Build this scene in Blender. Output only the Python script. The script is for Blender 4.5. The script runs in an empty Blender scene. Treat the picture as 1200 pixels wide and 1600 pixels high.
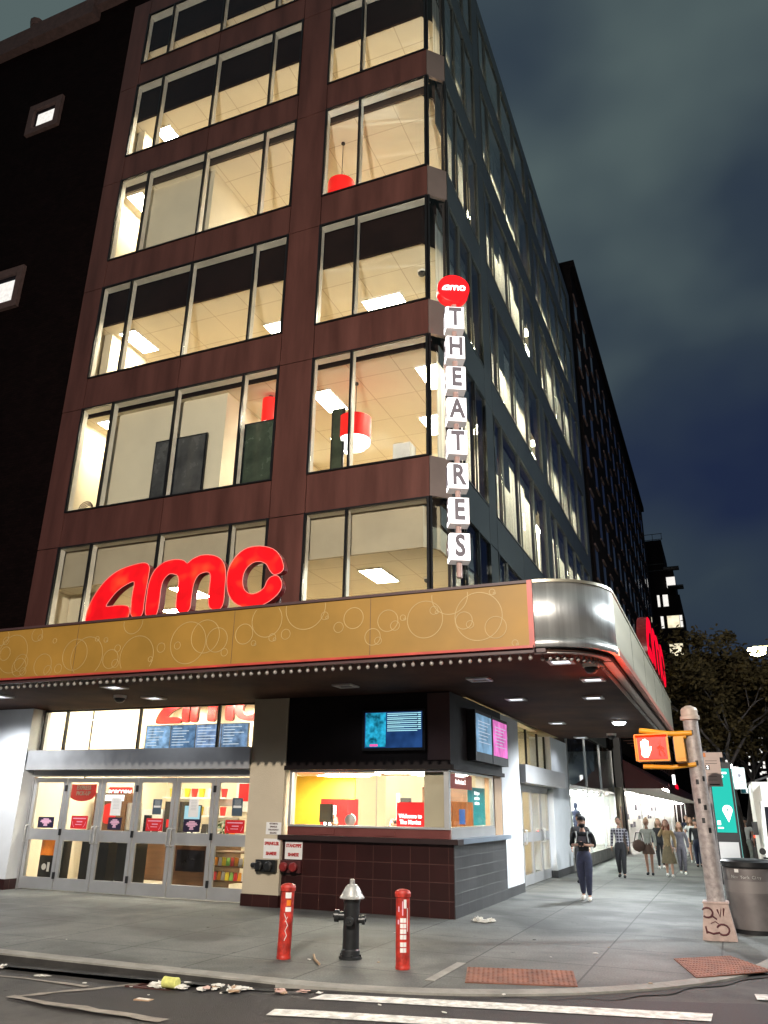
import bpy, math, random
from mathutils import Vector, Matrix
random.seed(7)
S = bpy.context.scene
# ---------------------------------------------------------------- camera
cd = bpy.data.cameras.new('camera'); cam = bpy.data.objects.new('camera', cd)
S.collection.objects.link(cam); S.camera = cam
YAW, PITCH, ROLL = math.radians(-22.7855), math.radians(20.8196), math.radians(0.8399)
fw = Vector((math.sin(YAW)*math.cos(PITCH), math.cos(YAW)*math.cos(PITCH), math.sin(PITCH)))
r0 = Vector((math.cos(YAW), -math.sin(YAW), 0)); u0 = r0.cross(fw)
rr = r0*math.cos(ROLL)+u0*math.sin(ROLL); uu = -r0*math.sin(ROLL)+u0*math.cos(ROLL)
CAM = Vector((0, 0, 1.85))
m = Matrix((rr, uu, -fw)).transposed().to_4x4(); m.translation = CAM
cam.matrix_world = m
cd.sensor_fit = 'VERTICAL'; cd.sensor_height = 24; cd.lens = 24*1218.9/1600
cd.clip_start = 0.1; cd.clip_end = 3000
# ---------------------------------------------------------------- world, moon, exposure
W = bpy.data.worlds.new('World'); S.world = W; W.use_nodes = True
nt = W.node_tree; nt.nodes.clear(); N = nt.nodes.new; LK = nt.links.new
out = N('ShaderNodeOutputWorld'); add = N('ShaderNodeAddShader')
b1 = N('ShaderNodeBackground'); b2 = N('ShaderNodeBackground')
sky = N('ShaderNodeTexSky'); sky.sky_type = 'NISHITA'; sky.sun_disc = False
sky.sun_elevation = math.radians(-4); sky.sun_rotation = math.radians(200)
b1.inputs[1].default_value = 0.05; LK(sky.outputs[0], b1.inputs[0])
tc = N('ShaderNodeTexCoord'); mp = N('ShaderNodeMapping'); mp.inputs[3].default_value = (1.0, 1.0, 1.5); mp.inputs[1].default_value = (0.42, 0.1, 0.25)
nz = N('ShaderNodeTexNoise'); nz.inputs['Scale'].default_value = 1.7; nz.inputs['Detail'].default_value = 4; nz.inputs['Roughness'].default_value = 0.42
LK(tc.outputs['Generated'], mp.inputs[0]); LK(mp.outputs[0], nz.inputs[0])
cr = N('ShaderNodeValToRGB'); cr.color_ramp.elements[0].position = 0.41; cr.color_ramp.elements[1].position = 0.62
cr.color_ramp.elements[0].color = (0.013, 0.022, 0.056, 1); cr.color_ramp.elements[1].color = (0.090, 0.126, 0.126, 1)
e = cr.color_ramp.elements.new(0.5); e.color = (0.030, 0.046, 0.066, 1)
sz = N('ShaderNodeSeparateXYZ'); LK(tc.outputs['Generated'], sz.inputs[0]); ma = N('ShaderNodeMath'); ma.operation = 'MULTIPLY_ADD'; ma.inputs[1].default_value = 0.32; ma.inputs[2].default_value = -0.14
LK(sz.outputs[2], ma.inputs[0]); mb_ = N('ShaderNodeMath'); LK(ma.outputs[0], mb_.inputs[0]); LK(nz.outputs[0], mb_.inputs[1]); LK(mb_.outputs[0], cr.inputs[0]); LK(cr.outputs[0], b2.inputs[0]); b2.inputs[1].default_value = 1.0
LK(b1.outputs[0], add.inputs[0]); LK(b2.outputs[0], add.inputs[1]); LK(add.outputs[0], out.inputs[0])
sl = bpy.data.lights.new('moon', 'SUN'); sl.energy = 0.02; sl.angle = math.radians(10); sl.color = (0.9, 0.95, 1)
so = bpy.data.objects.new('moon', sl); so.rotation_euler = (math.radians(50), 0, math.radians(30)); S.collection.objects.link(so)
S.view_settings.view_transform = 'Standard'; S.view_settings.look = 'None'; S.view_settings.exposure = 0.0; S.view_settings.gamma = 1
c = S.cycles; c.use_denoising = True; c.max_bounces = 9; c.diffuse_bounces = 4; c.glossy_bounces = 3; c.transparent_max_bounces = 24
c.transmission_bounces = 3; c.sample_clamp_indirect = 6; c.caustics_reflective = False; c.caustics_refractive = False; c.use_light_tree = True
# ---------------------------------------------------------------- materials
def mat(name, col, rough=0.6, metal=0.0, var=0.12, scale=2.0, bump=0.0, bscale=30, em=None, es=0.0, spec=0.5, stretch=(1, 1, 1), col2=None, detail=5):
    M = bpy.data.materials.new(name); M.use_nodes = True; t = M.node_tree; p = t.nodes['Principled BSDF']
    p.inputs['Roughness'].default_value = rough; p.inputs['Metallic'].default_value = metal; p.inputs['Specular IOR Level'].default_value = spec
    tc = t.nodes.new('ShaderNodeTexCoord'); mp = t.nodes.new('ShaderNodeMapping'); mp.inputs[3].default_value = stretch
    t.links.new(tc.outputs['Object'], mp.inputs[0])
    n = t.nodes.new('ShaderNodeTexNoise'); n.inputs['Scale'].default_value = scale; n.inputs['Detail'].default_value = detail; n.inputs['Roughness'].default_value = 0.6
    t.links.new(mp.outputs[0], n.inputs[0])
    r = t.nodes.new('ShaderNodeValToRGB'); r.color_ramp.elements[0].position = 0.3; r.color_ramp.elements[1].position = 0.7
    a = [max(0, x*(1-var)) for x in col]; b = [min(1, x*(1+var)) for x in (col2 or col)]
    r.color_ramp.elements[0].color = (*a, 1); r.color_ramp.elements[1].color = (*b, 1)
    t.links.new(n.outputs[0], r.inputs[0]); t.links.new(r.outputs[0], p.inputs['Base Color'])
    if rough < 0.95:
        mr = t.nodes.new('ShaderNodeMapRange'); mr.inputs[3].default_value = max(0, rough-0.08); mr.inputs[4].default_value = min(1, rough+0.1)
        t.links.new(n.outputs[0], mr.inputs[0]); t.links.new(mr.outputs[0], p.inputs['Roughness'])
    if bump:
        n2 = t.nodes.new('ShaderNodeTexNoise'); n2.inputs['Scale'].default_value = bscale; n2.inputs['Detail'].default_value = 4
        t.links.new(mp.outputs[0], n2.inputs[0]); bp = t.nodes.new('ShaderNodeBump'); bp.inputs['Strength'].default_value = bump; bp.inputs['Distance'].default_value = 0.02
        t.links.new(n2.outputs[0], bp.inputs['Height']); t.links.new(bp.outputs[0], p.inputs['Normal'])
    if em:
        p.inputs['Emission Color'].default_value = (*em, 1); p.inputs['Emission Strength'].default_value = es
    M['p'] = 1
    return M
def emis(name, col, s, var=0.0, scale=8):
    M = bpy.data.materials.new(name); M.use_nodes = True; t = M.node_tree; t.nodes.clear()
    o = t.nodes.new('ShaderNodeOutputMaterial'); e = t.nodes.new('ShaderNodeEmission'); e.inputs[0].default_value = (*col, 1); e.inputs[1].default_value = s
    if var:
        tc = t.nodes.new('ShaderNodeTexCoord'); n = t.nodes.new('ShaderNodeTexNoise'); n.inputs['Scale'].default_value = scale
        mr = t.nodes.new('ShaderNodeMapRange'); mr.inputs[1].default_value = .3; mr.inputs[2].default_value = .7; mr.inputs[3].default_value = s*(1-var); mr.inputs[4].default_value = s*(1+var)
        t.links.new(tc.outputs['Object'], n.inputs[0]); t.links.new(n.outputs[0], mr.inputs[0]); t.links.new(mr.outputs[0], e.inputs[1])
    t.links.new(e.outputs[0], o.inputs[0]); return M
def glass(name, tint=(1, 1, 1), ior=1.5, extra=0.0, rough=0.01):
    M = bpy.data.materials.new(name); M.use_nodes = True; t = M.node_tree; t.nodes.clear()
    o = t.nodes.new('ShaderNodeOutputMaterial'); tr = t.nodes.new('ShaderNodeBsdfTransparent'); tr.inputs[0].default_value = (*tint, 1)
    gl = t.nodes.new('ShaderNodeBsdfGlossy'); gl.inputs['Roughness'].default_value = rough
    f = t.nodes.new('ShaderNodeFresnel'); f.inputs[0].default_value = ior
    ad = t.nodes.new('ShaderNodeMath'); ad.operation = 'ADD'; ad.inputs[1].default_value = extra; ad.use_clamp = True
    mx = t.nodes.new('ShaderNodeMixShader')
    ge = t.nodes.new('ShaderNodeNewGeometry'); im = t.nodes.new('ShaderNodeMapRange'); im.inputs[3].default_value = ior; im.inputs[4].default_value = 1/ior
    t.links.new(ge.outputs['Backfacing'], im.inputs[0]); t.links.new(im.outputs[0], f.inputs[0])
    t.links.new(f.outputs[0], ad.inputs[0]); t.links.new(ad.outputs[0], mx.inputs[0]); t.links.new(tr.outputs[0], mx.inputs[1]); t.links.new(gl.outputs[0], mx.inputs[2])
    t.links.new(mx.outputs[0], o.inputs[0]); return M
def grid(name, col, line, bw, bh, mortar=0.01, rough=0.6, plane='XZ', off=0.0, bump=0.4, var=0.1, spec=0.5, shift=(0, 0), metal=0, smooth=0.1, nb=0.25, nscale=1.3, grime=False):
    """bricks, tiles, slabs or ceiling grid in object space"""
    M = bpy.data.materials.new(name); M.use_nodes = True; t = M.node_tree; p = t.nodes['Principled BSDF']
    p.inputs['Roughness'].default_value = rough; p.inputs['Specular IOR Level'].default_value = spec; p.inputs['Metallic'].default_value = metal
    tc = t.nodes.new('ShaderNodeTexCoord'); sx = t.nodes.new('ShaderNodeSeparateXYZ'); cb = t.nodes.new('ShaderNodeCombineXYZ')
    t.links.new(tc.outputs['Object'], sx.inputs[0])
    src = {'X': 0, 'Y': 1, 'Z': 2}
    for i in (0, 1):
        a = t.nodes.new('ShaderNodeMath'); a.operation = 'ADD'; a.inputs[1].default_value = shift[i]
        if len(plane) == 3 and i == 0:   # 'HHZ': X+Y so both wall directions tile
            s = t.nodes.new('ShaderNodeMath'); t.links.new(sx.outputs[0], s.inputs[0]); t.links.new(sx.outputs[1], s.inputs[1]); t.links.new(s.outputs[0], a.inputs[0])
        else: t.links.new(sx.outputs[src[plane[-1] if i else plane[0]]], a.inputs[0])
        t.links.new(a.outputs[0], cb.inputs[i])
    b = t.nodes.new('ShaderNodeTexBrick'); b.offset = off; b.inputs['Scale'].default_value = 1
    b.inputs['Brick Width'].default_value = bw; b.inputs['Row Height'].default_value = bh; b.inputs['Mortar Size'].default_value = mortar; b.inputs['Mortar Smooth'].default_value = smooth
    b.inputs['Color1'].default_value = (*[x*(1-var) for x in col], 1); b.inputs['Color2'].default_value = (*[min(1, x*(1+var)) for x in col], 1); b.inputs['Mortar'].default_value = (*line, 1)
    t.links.new(cb.outputs[0], b.inputs[0])
    n = t.nodes.new('ShaderNodeTexNoise'); n.inputs['Scale'].default_value = nscale; n.inputs['Detail'].default_value = 7; n.inputs['Roughness'].default_value = 0.65; t.links.new(tc.outputs['Object'], n.inputs[0])
    mr = t.nodes.new('ShaderNodeMapRange'); mr.inputs[1].default_value = .3; mr.inputs[2].default_value = .7; mr.inputs[3].default_value = 1-nb; mr.inputs[4].default_value = 1+nb
    t.links.new(n.outputs[0], mr.inputs[0])
    mx = t.nodes.new('ShaderNodeVectorMath'); mx.operation = 'SCALE'; t.links.new(b.outputs[0], mx.inputs[0]); t.links.new(mr.outputs[0], mx.inputs['Scale']); t.links.new(mx.outputs[0], p.inputs['Base Color'])
    if grime:
        def nd(k): return t.nodes.new(k)
        v = nd('ShaderNodeTexVoronoi'); v.inputs['Scale'].default_value = 2.6; v.inputs['Randomness'].default_value = 1; t.links.new(tc.outputs['Object'], v.inputs[0])
        r1 = nd('ShaderNodeMapRange'); r1.inputs[1].default_value = .06; r1.inputs[2].default_value = .09; r1.inputs[3].default_value = .45; r1.inputs[4].default_value = 1; t.links.new(v.outputs['Distance'], r1.inputs[0])
        n2 = nd('ShaderNodeTexNoise'); n2.inputs['Scale'].default_value = 40; n2.inputs['Detail'].default_value = 3; t.links.new(tc.outputs['Object'], n2.inputs[0])
        r2 = nd('ShaderNodeMapRange'); r2.inputs[1].default_value = .25; r2.inputs[2].default_value = .75; r2.inputs[3].default_value = .62; r2.inputs[4].default_value = 1.38; t.links.new(n2.outputs[0], r2.inputs[0])
        n3 = nd('ShaderNodeTexNoise'); n3.inputs['Scale'].default_value = .45; n3.inputs['Detail'].default_value = 5; n3.inputs['Distortion'].default_value = .8; t.links.new(tc.outputs['Object'], n3.inputs[0])
        r3 = nd('ShaderNodeMapRange'); r3.inputs[1].default_value = .38; r3.inputs[2].default_value = .56; r3.inputs[3].default_value = .52; r3.inputs[4].default_value = 1.12; t.links.new(n3.outputs[0], r3.inputs[0])
        m1 = nd('ShaderNodeMath'); m1.operation = 'MULTIPLY'; t.links.new(r1.outputs[0], m1.inputs[0]); t.links.new(r2.outputs[0], m1.inputs[1])
        m2 = nd('ShaderNodeMath'); m2.operation = 'MULTIPLY'; t.links.new(m1.outputs[0], m2.inputs[0]); t.links.new(r3.outputs[0], m2.inputs[1])
        mx2 = nd('ShaderNodeVectorMath'); mx2.operation = 'SCALE'; t.links.new(mx.outputs[0], mx2.inputs[0]); t.links.new(m2.outputs[0], mx2.inputs['Scale']); t.links.new(mx2.outputs[0], p.inputs['Base Color'])
    bp = t.nodes.new('ShaderNodeBump'); bp.inputs['Strength'].default_value = bump; bp.inputs['Distance'].default_value = 0.01; bp.invert = True
    t.links.new(b.outputs['Fac'], bp.inputs['Height']); t.links.new(bp.outputs[0], p.inputs['Normal'])
    return M
def hx(s): return tuple((x/12.92 if x <= .04045 else ((x+.055)/1.055)**2.4) for x in (int(s[i:i+2], 16)/255 for i in (0, 2, 4)))
K = {}
K['panel'] = mat('red_cast_brown_panel', (0.105, 0.040, 0.031), .36, .35, .22, 1.1, .2, 2.5, stretch=(1.6, 1.6, .22), col2=(.145, .056, .044), detail=8)  # brown metal, with the red cast of the signs put into the colour
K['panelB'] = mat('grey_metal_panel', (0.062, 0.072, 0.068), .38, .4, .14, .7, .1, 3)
K['back'] = mat('seam_backing', (0.02, 0.014, 0.014), .8)
K['cap'] = mat('black_mullion_cap', (0.012, 0.012, 0.013), .35, .3)
K['capB'] = mat('pale_mullion', (0.30, 0.32, 0.33), .4, .4)
K['reveal'] = mat('cream_window_reveal', (0.72, 0.68, 0.6), .55)
K['glass'] = glass('window_glass', (.97, .98, .97), 1.27)
K['glassS'] = glass('shop_glass', (.98, 1, .99), 1.18)
K['glassB'] = glass('side_window_glass', (.95, .98, .97), 1.3, .02, .04)
K['cream'] = mat('cream_paint', (0.76, 0.68, 0.52), .7, 0, .05, 1)
K['white'] = mat('white_paint', (0.78, 0.76, 0.72), .6, 0, .05, 2)
K['dark'] = mat('dark_bulkhead', (0.014, 0.007, 0.006), .8, 0, .3, 1.5, spec=.1)
K['brownbulk'] = mat('brown_bulkhead', (0.05, 0.03, 0.022), .7, 0, .2, 1.5)
K['taupe'] = mat('taupe_bulkhead', (0.46, 0.39, 0.28), .75, 0, .12, .7)
K['floorin'] = mat('interior_floor', (0.62, 0.52, 0.38), .6, 0, .1, 1)
K['ceil'] = grid('ceiling_tile', (0.84, 0.76, 0.60), (0.60, 0.50, 0.36), 1.2, 1.2, .012, .8, 'XY', 0, .1, .015, nb=.03)
K['light'] = emis('ceiling_panel_light', (1, .90, .69), 68)
K['white_light'] = emis('white_panel_light', (1, .95, .86), 12)
K['lampred'] = mat('red_pendant_shade', (0.55, 0.01, 0.01), .5, em=(0.9, .015, .01), es=.75)
K['lampwhite'] = emis('pendant_diffuser', (1, .96, .9), 4)
K['black'] = mat('black_plastic', (0.012, 0.012, 0.013), .4, 0, .2)
K['gold'] = mat('gold_fascia', (0.26, 0.146, 0.020), .55, 0, .2, .35, col2=(.32, .17, .028))
K['circle'] = mat('pale_gold_ring', (0.41, 0.29, 0.12), .5)
K['steel'] = mat('brushed_steel', (0.66, 0.67, 0.66), .42, .9, .25, 5, .3, 5, stretch=(1, 1, .01))
K['steelb'] = mat('champagne_steel', (0.40, 0.37, 0.29), .42, .75, .1, 2, .08, 6, stretch=(.05, .05, 1))
K['alu'] = mat('aluminium', (0.50, 0.50, 0.50), .38, .55, .07, 2)
K['redtrim'] = mat('red_trim', (0.42, 0.055, 0.04), .4, 0, .2, 3)
K['darktrim'] = mat('dark_trim', (0.06, 0.03, 0.03), .5)
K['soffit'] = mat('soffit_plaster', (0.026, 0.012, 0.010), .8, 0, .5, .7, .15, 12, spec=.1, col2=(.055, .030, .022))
K['bulb'] = mat('frosted_bulb', (0.27, 0.25, 0.23), .25)
K['stucco'] = mat('cream_stucco', (0.50, 0.43, 0.32), .8, 0, .06, 1.6, .25, 60)
K['stuccow'] = mat('white_stucco', (0.66, 0.68, 0.70), .7, 0, .06, 1.6, .2, 60)
K['tile'] = grid('dark_brown_tile', (0.028, 0.0075, 0.0068), (0.07, 0.028, 0.022), .38, .305, .006, .3, 'HHZ', 0, .5, .22, .5, (.1, .02))
K['tileb'] = grid('slate_tile', (0.050, 0.050, 0.052), (0.10, 0.10, 0.10), .46, .205, .006, .4, 'HHZ', 0, .5, .15)
K['ledge'] = mat('dark_ledge', (0.03, 0.018, 0.018), .3)
K['blue'] = mat('blue_grey_ledge', (0.25, 0.30, 0.36), .35, .3)
K['strip'] = mat('red_brown_steel', (0.30, 0.10, 0.09), .3, .6)
K['header'] = mat('booth_header', (0.007, 0.004, 0.004), .5, 0, .3, spec=.2)
K['yellow'] = mat('yellow_wall', (0.72, 0.55, 0.05), .7)
K['redp'] = mat('red_poster', (0.60, 0.015, 0.02), .4, 0, .05)
K['teal'] = mat('teal_poster', (0.03, 0.42, 0.42), .4, 0, .05)
K['orange'] = mat('orange_poster', (0.75, 0.20, 0.02), .4, 0, .3, 3)
K['navy'] = mat('navy_poster', (0.02, 0.015, 0.04), .4)
K['paper'] = mat('paper', (0.75, 0.74, 0.72), .7)
K['pinkt'] = mat('pink_print', (0.75, 0.42, 0.55), .6)
K['wood'] = mat('dark_wood', (0.10, 0.045, 0.02), .4, 0, .3, 2, stretch=(1, 1, 8))
K['asphalt'] = mat('asphalt', (0.066, 0.061, 0.058), .75, 0, .45, 2.2, .8, 90, detail=9)
K['patch'] = mat('fresh_asphalt', (0.026, 0.022, 0.023), .7, 0, .3, 3, .5, 90)
K['kerb'] = mat('kerb_granite', (0.24, 0.23, 0.205), .75, 0, .3, 3, .4, 30)
K['walk'] = grid('pavement_slabs', (0.105, 0.108, 0.100), (0.038, 0.038, 0.035), 1.52, 1.52, .014, .72, 'XY', 0, .45, .07, .5, (.35, .55), nb=.30, nscale=1.1, smooth=.3, grime=True)
K['paint'] = mat('road_paint', (0.50, 0.485, 0.44), .6, 0, .42, 9, .3, 60, col2=(.66, .64, .60), detail=8)
K['scuff'] = mat('worn_road_paint', (0.23, 0.20, 0.17), .7, 0, .4, 5, .3, 60)
K['tactile'] = mat('red_tactile', (0.20, 0.08, 0.05), .75, 0, .45, 4)
K['redpaint'] = mat('red_paint', (0.24, 0.022, 0.016), .42, 0, .35, 11, .35, 28, col2=(.50, .035, .022), detail=10)
K['silver'] = mat('silver_paint', (0.55, 0.55, 0.53), .35, .5, .25, 8)
K['blackpaint'] = mat('black_enamel', (0.016, 0.017, 0.018), .3, 0, .3, 5)
K['galv'] = mat('galvanised_pole', (0.31, 0.27, 0.26), .5, .2, .14, 14, .3, 40, col2=(.42, .37, .35), detail=8)
K['pinkbase'] = mat('pinkish_base', (0.42, 0.31, 0.27), .6, .1, .25, 8, .2, 40)
K['graf'] = mat('graffiti_paint', (0.09, 0.02, 0.025), .6)
K['sigyellow'] = mat('signal_yellow', (0.75, 0.33, 0.015), .4, 0, .1)
K['sigblack'] = mat('signal_lens', (0.03, 0.008, 0.008), .3)
K['hand'] = emis('signal_hand', (1, .62, .40), 9)
K['sigglow'] = mat('signal_lens_red', (0.10, .006, .003), .35, em=(1, .012, .0), es=1.5)
K['manoff'] = mat('faint_glow_signal_man', (0.38, .045, .02), .5, em=(1, .08, .02), es=.3)  # symbol is off, but a faint red glow is put into it
K['red_sign'] = mat('red_channel_letter', (0.42, .006, .008), .22, em=(1, .004, .010), es=.55, var=.05)
def hotspots(M, c1, c2, s1, s2, scale):
    t = M.node_tree; p = t.nodes['Principled BSDF']; tc = t.nodes.new('ShaderNodeTexCoord'); n = t.nodes.new('ShaderNodeTexNoise'); n.inputs['Scale'].default_value = scale; n.inputs['Detail'].default_value = 1
    t.links.new(tc.outputs['Object'], n.inputs[0])
    r = t.nodes.new('ShaderNodeValToRGB'); r.color_ramp.elements[0].position = .56; r.color_ramp.elements[1].position = .70; r.color_ramp.elements[0].color = (*c1, 1); r.color_ramp.elements[1].color = (*c2, 1)
    m = t.nodes.new('ShaderNodeMapRange'); m.inputs[1].default_value = .35; m.inputs[2].default_value = .7; m.inputs[3].default_value = s1; m.inputs[4].default_value = s2
    t.links.new(n.outputs[0], r.inputs[0]); t.links.new(n.outputs[0], m.inputs[0]); t.links.new(r.outputs[0], p.inputs['Emission Color']); t.links.new(m.outputs[0], p.inputs['Emission Strength'])
hotspots(K['red_sign'], (1, .004, .010), (1, .075, .02), .42, .85, 2.3)
K['redside'] = mat('dark_red_return', (0.10, .005, .006), .4, em=(1, .01, .01), es=.02)
K['signwhite'] = emis('lightbox_white', (1, .98, .97), 2.8)
K['boxside'] = mat('lightbox_side', (0.40, 0.34, 0.32), .4, em=(1, .93, .88), es=.22)
K['letgrey'] = mat('grey_letter', (0.19, 0.17, 0.20), .4)
K['discred'] = mat('red_disc', (0.65, .01, .012), .3, em=(1, .006, .012), es=.75)
K['neonred'] = emis('red_neon', (1, .004, .03), 1.1)
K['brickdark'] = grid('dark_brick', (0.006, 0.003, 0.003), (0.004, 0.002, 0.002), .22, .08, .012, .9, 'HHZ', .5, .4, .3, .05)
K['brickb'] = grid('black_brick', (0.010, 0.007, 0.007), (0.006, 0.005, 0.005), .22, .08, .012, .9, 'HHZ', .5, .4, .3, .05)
K['stone'] = mat('stone_trim', (0.085, 0.05, 0.045), .8, 0, .3, 6, .3, 40)
K['winlit'] = emis('lit_window', (1, .96, .90), 1.0, .12)
K['winwarm'] = emis('warm_lit_window', (1, .88, .62), 1.0, .5, .8)
K['windark'] = mat('dark_pane', (0.015, 0.015, 0.02), .12)
K['skin'] = mat('skin', (0.52, 0.29, 0.20), .55, 0, .06)
K['skind'] = mat('tan_skin', (0.33, 0.18, 0.12), .55, 0, .06)
K['hairb'] = mat('black_hair', (0.018, 0.013, 0.011), .5, 0, .3, 20)
K['hairr'] = mat('auburn_hair', (0.20, 0.055, 0.02), .5, 0, .3, 20)
K['hairl'] = mat('light_brown_hair', (0.30, 0.19, 0.10), .5, 0, .3, 20)
K['clothb'] = mat('black_cloth', (0.010, 0.010, 0.012), .85, 0, .3, 12, .3, 60)
K['denim'] = mat('navy_denim', (0.018, 0.022, 0.048), .85, 0, .3, 12, .3, 60)
K['khaki'] = mat('khaki_cloth', (0.17, 0.135, 0.075), .85, 0, .2, 12, .3, 60)
K['sage'] = mat('sage_cloth', (0.36, 0.38, 0.33), .85, 0, .15, 12, .3, 60)
K['brown'] = mat('brown_cloth', (0.085, 0.05, 0.035), .85, 0, .3, 12, .3, 60)
K['tan'] = mat('tan_cloth', (0.36, 0.25, 0.12), .85, 0, .2, 12, .3, 60)
K['whitec'] = mat('white_cloth', (0.72, 0.72, 0.70), .85, 0, .1, 12, .3, 60)
K['greyc'] = mat('grey_cloth', (0.14, 0.13, 0.15), .85, 0, .2, 12, .3, 60)
K['shoe'] = mat('white_shoe', (0.68, 0.66, 0.62), .6)
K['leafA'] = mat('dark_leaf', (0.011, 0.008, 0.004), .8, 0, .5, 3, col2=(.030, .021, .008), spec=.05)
K['bark'] = mat('bark', (0.018, 0.012, 0.010), .9, 0, .3, 8, .5, 20)
def shade(name, col):
    M = bpy.data.materials.new(name); M.use_nodes = True; t = M.node_tree; t.nodes.clear(); o = t.nodes.new('ShaderNodeOutputMaterial'); d = t.nodes.new('ShaderNodeBsdfDiffuse'); r = t.nodes.new('ShaderNodeBsdfTranslucent'); m = t.nodes.new('ShaderNodeMixShader'); m.inputs[0].default_value = .72
    tc = t.nodes.new('ShaderNodeTexCoord'); mp = t.nodes.new('ShaderNodeMapping'); mp.inputs[3].default_value = (1, 6, .3); n = t.nodes.new('ShaderNodeTexNoise'); n.inputs['Scale'].default_value = 1.2; q = t.nodes.new('ShaderNodeValToRGB'); q.color_ramp.elements[0].position = .3; q.color_ramp.elements[1].position = .7
    q.color_ramp.elements[0].color = (*[c_*.62 for c_ in col], 1); q.color_ramp.elements[1].color = (*col, 1)
    t.links.new(tc.outputs['Object'], mp.inputs[0]); t.links.new(mp.outputs[0], n.inputs[0]); t.links.new(n.outputs[0], q.inputs[0])
    for s_ in (d, r): t.links.new(q.outputs[0], s_.inputs[0])
    t.links.new(d.outputs[0], m.inputs[1]); t.links.new(r.outputs[0], m.inputs[2]); t.links.new(m.outputs[0], o.inputs[0]); return M
K['shade'] = shade('pale_glow_sheet', (.95, .95, .88))  # for translucent sheets added behind the side glass to make panes glow
# ---------------------------------------------------------------- mesh building
class MB:
    def __init__(s): s.v = []; s.f = []; s.mi = []; s.sm = []; s.cur = 0
    def poly(s, pts, smooth=False):
        n = len(s.v); s.v += [tuple(p) for p in pts]; s.f.append(tuple(range(n, n+len(pts)))); s.mi.append(s.cur); s.sm.append(smooth); return s
    def box(s, x0, x1, y0, y1, z0, z1):
        if x1 < x0: x0, x1 = x1, x0
        if y1 < y0: y0, y1 = y1, y0
        if z1 < z0: z0, z1 = z1, z0
        n = len(s.v); s.v += [(x, y, z) for z in (z0, z1) for y in (y0, y1) for x in (x0, x1)]
        for f in ((0, 2, 3, 1), (4, 5, 7, 6), (0, 1, 5, 4), (2, 6, 7, 3), (0, 4, 6, 2), (1, 3, 7, 5)):
            s.f.append(tuple(n+i for i in f)); s.mi.append(s.cur); s.sm.append(False)
        return s
    def hull(s, ring0, ring1, caps=True, smooth=False):
        n = len(s.v); k = len(ring0); s.v += [tuple(p) for p in ring0]+[tuple(p) for p in ring1]
        for i in range(k):
            j = (i+1) % k; s.f.append((n+i, n+j, n+k+j, n+k+i)); s.mi.append(s.cur); s.sm.append(smooth)
        if caps:
            s.f.append(tuple(n+i for i in reversed(range(k)))); s.mi.append(s.cur); s.sm.append(False)
            s.f.append(tuple(n+k+i for i in range(k))); s.mi.append(s.cur); s.sm.append(False)
        return s
    def prism(s, pts, z0, z1): return s.hull([(x, y, z0) for x, y in pts], [(x, y, z1) for x, y in pts])
    def extr(s, pts, fn, d0, d1): return s.hull([fn(a, b, d0) for a, b in pts], [fn(a, b, d1) for a, b in pts])
    def lathe(s, prof, c=(0, 0, 0), seg=20, axis='Z', smooth=True):
        rings = []
        for r, h in prof:
            ring = []
            for i in range(seg):
                a = 2*math.pi*i/seg; p, q = r*math.cos(a), r*math.sin(a)
                ring.append({'Z': (c[0]+p, c[1]+q, c[2]+h), 'Y': (c[0]+p, c[1]+h, c[2]+q), 'X': (c[0]+h, c[1]+p, c[2]+q)}[axis])
            rings.append(ring)
        for i in range(len(rings)-1): s.hull(rings[i], rings[i+1], False, smooth)
        s.poly(list(reversed(rings[0]))); s.poly(rings[-1]); return s
    def tube(s, path, r, seg=8, r2=None):
        path = [Vector(p) for p in path]; n = len(path); rings = []
        for i, p in enumerate(path):
            d = (path[min(i+1, n-1)]-path[max(i-1, 0)]).normalized(); a = d.orthogonal().normalized() if i == 0 else (a-d*a.dot(d)).normalized()
            b = d.cross(a); R = r if r2 is None else r+(r2-r)*i/(n-1)
            rings.append([p+a*R*math.cos(2*math.pi*k/seg)+b*R*math.sin(2*math.pi*k/seg) for k in range(seg)])
        for i in range(n-1): s.hull(rings[i], rings[i+1], False, True)
        s.poly(list(reversed(rings[0]))); s.poly(rings[-1]); return s
    def xf(s, M, n0=0): s.v[n0:] = [tuple(M @ Vector(p)) for p in s.v[n0:]]; return s
    def addmesh(s, me, M=Matrix()):
        n = len(s.v); s.v += [tuple(M @ v.co) for v in me.vertices]
        for p in me.polygons: s.f.append(tuple(n+i for i in p.vertices)); s.mi.append(s.cur); s.sm.append(p.use_smooth)
        return s
    def build(s, name, mats, parent=None, world=True, base=None, **kw):
        if not isinstance(mats, (list, tuple)): mats = [mats]
        me = bpy.data.meshes.new(name)
        if parent is not None and world:
            Mi = wm(parent).inverted(); vs = [tuple(Mi @ Vector(p)) for p in s.v]
        elif parent is None and world:
            if base is None:
                xs = [p[0] for p in s.v]; ys = [p[1] for p in s.v]; zs = [p[2] for p in s.v]
                base = ((min(xs)+max(xs))/2, (min(ys)+max(ys))/2, min(zs))
            vs = [(p[0]-base[0], p[1]-base[1], p[2]-base[2]) for p in s.v]
        else: vs = s.v
        me.from_pydata(vs, [], s.f)
        for k in mats: me.materials.append(K[k] if isinstance(k, str) else k)
        me.polygons.foreach_set('material_index', s.mi); me.polygons.foreach_set('use_smooth', s.sm)
        me.validate(); me.update()
        o = bpy.data.objects.new(name, me); S.collection.objects.link(o)
        if parent is not None: o.parent = parent
        elif world: o.location = base
        for a, b in kw.items(): o[a] = b
        return o
def wm(o):
    M = o.matrix_basis.copy() if o.parent is None else wm(o.parent) @ o.matrix_basis
    return M
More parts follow.
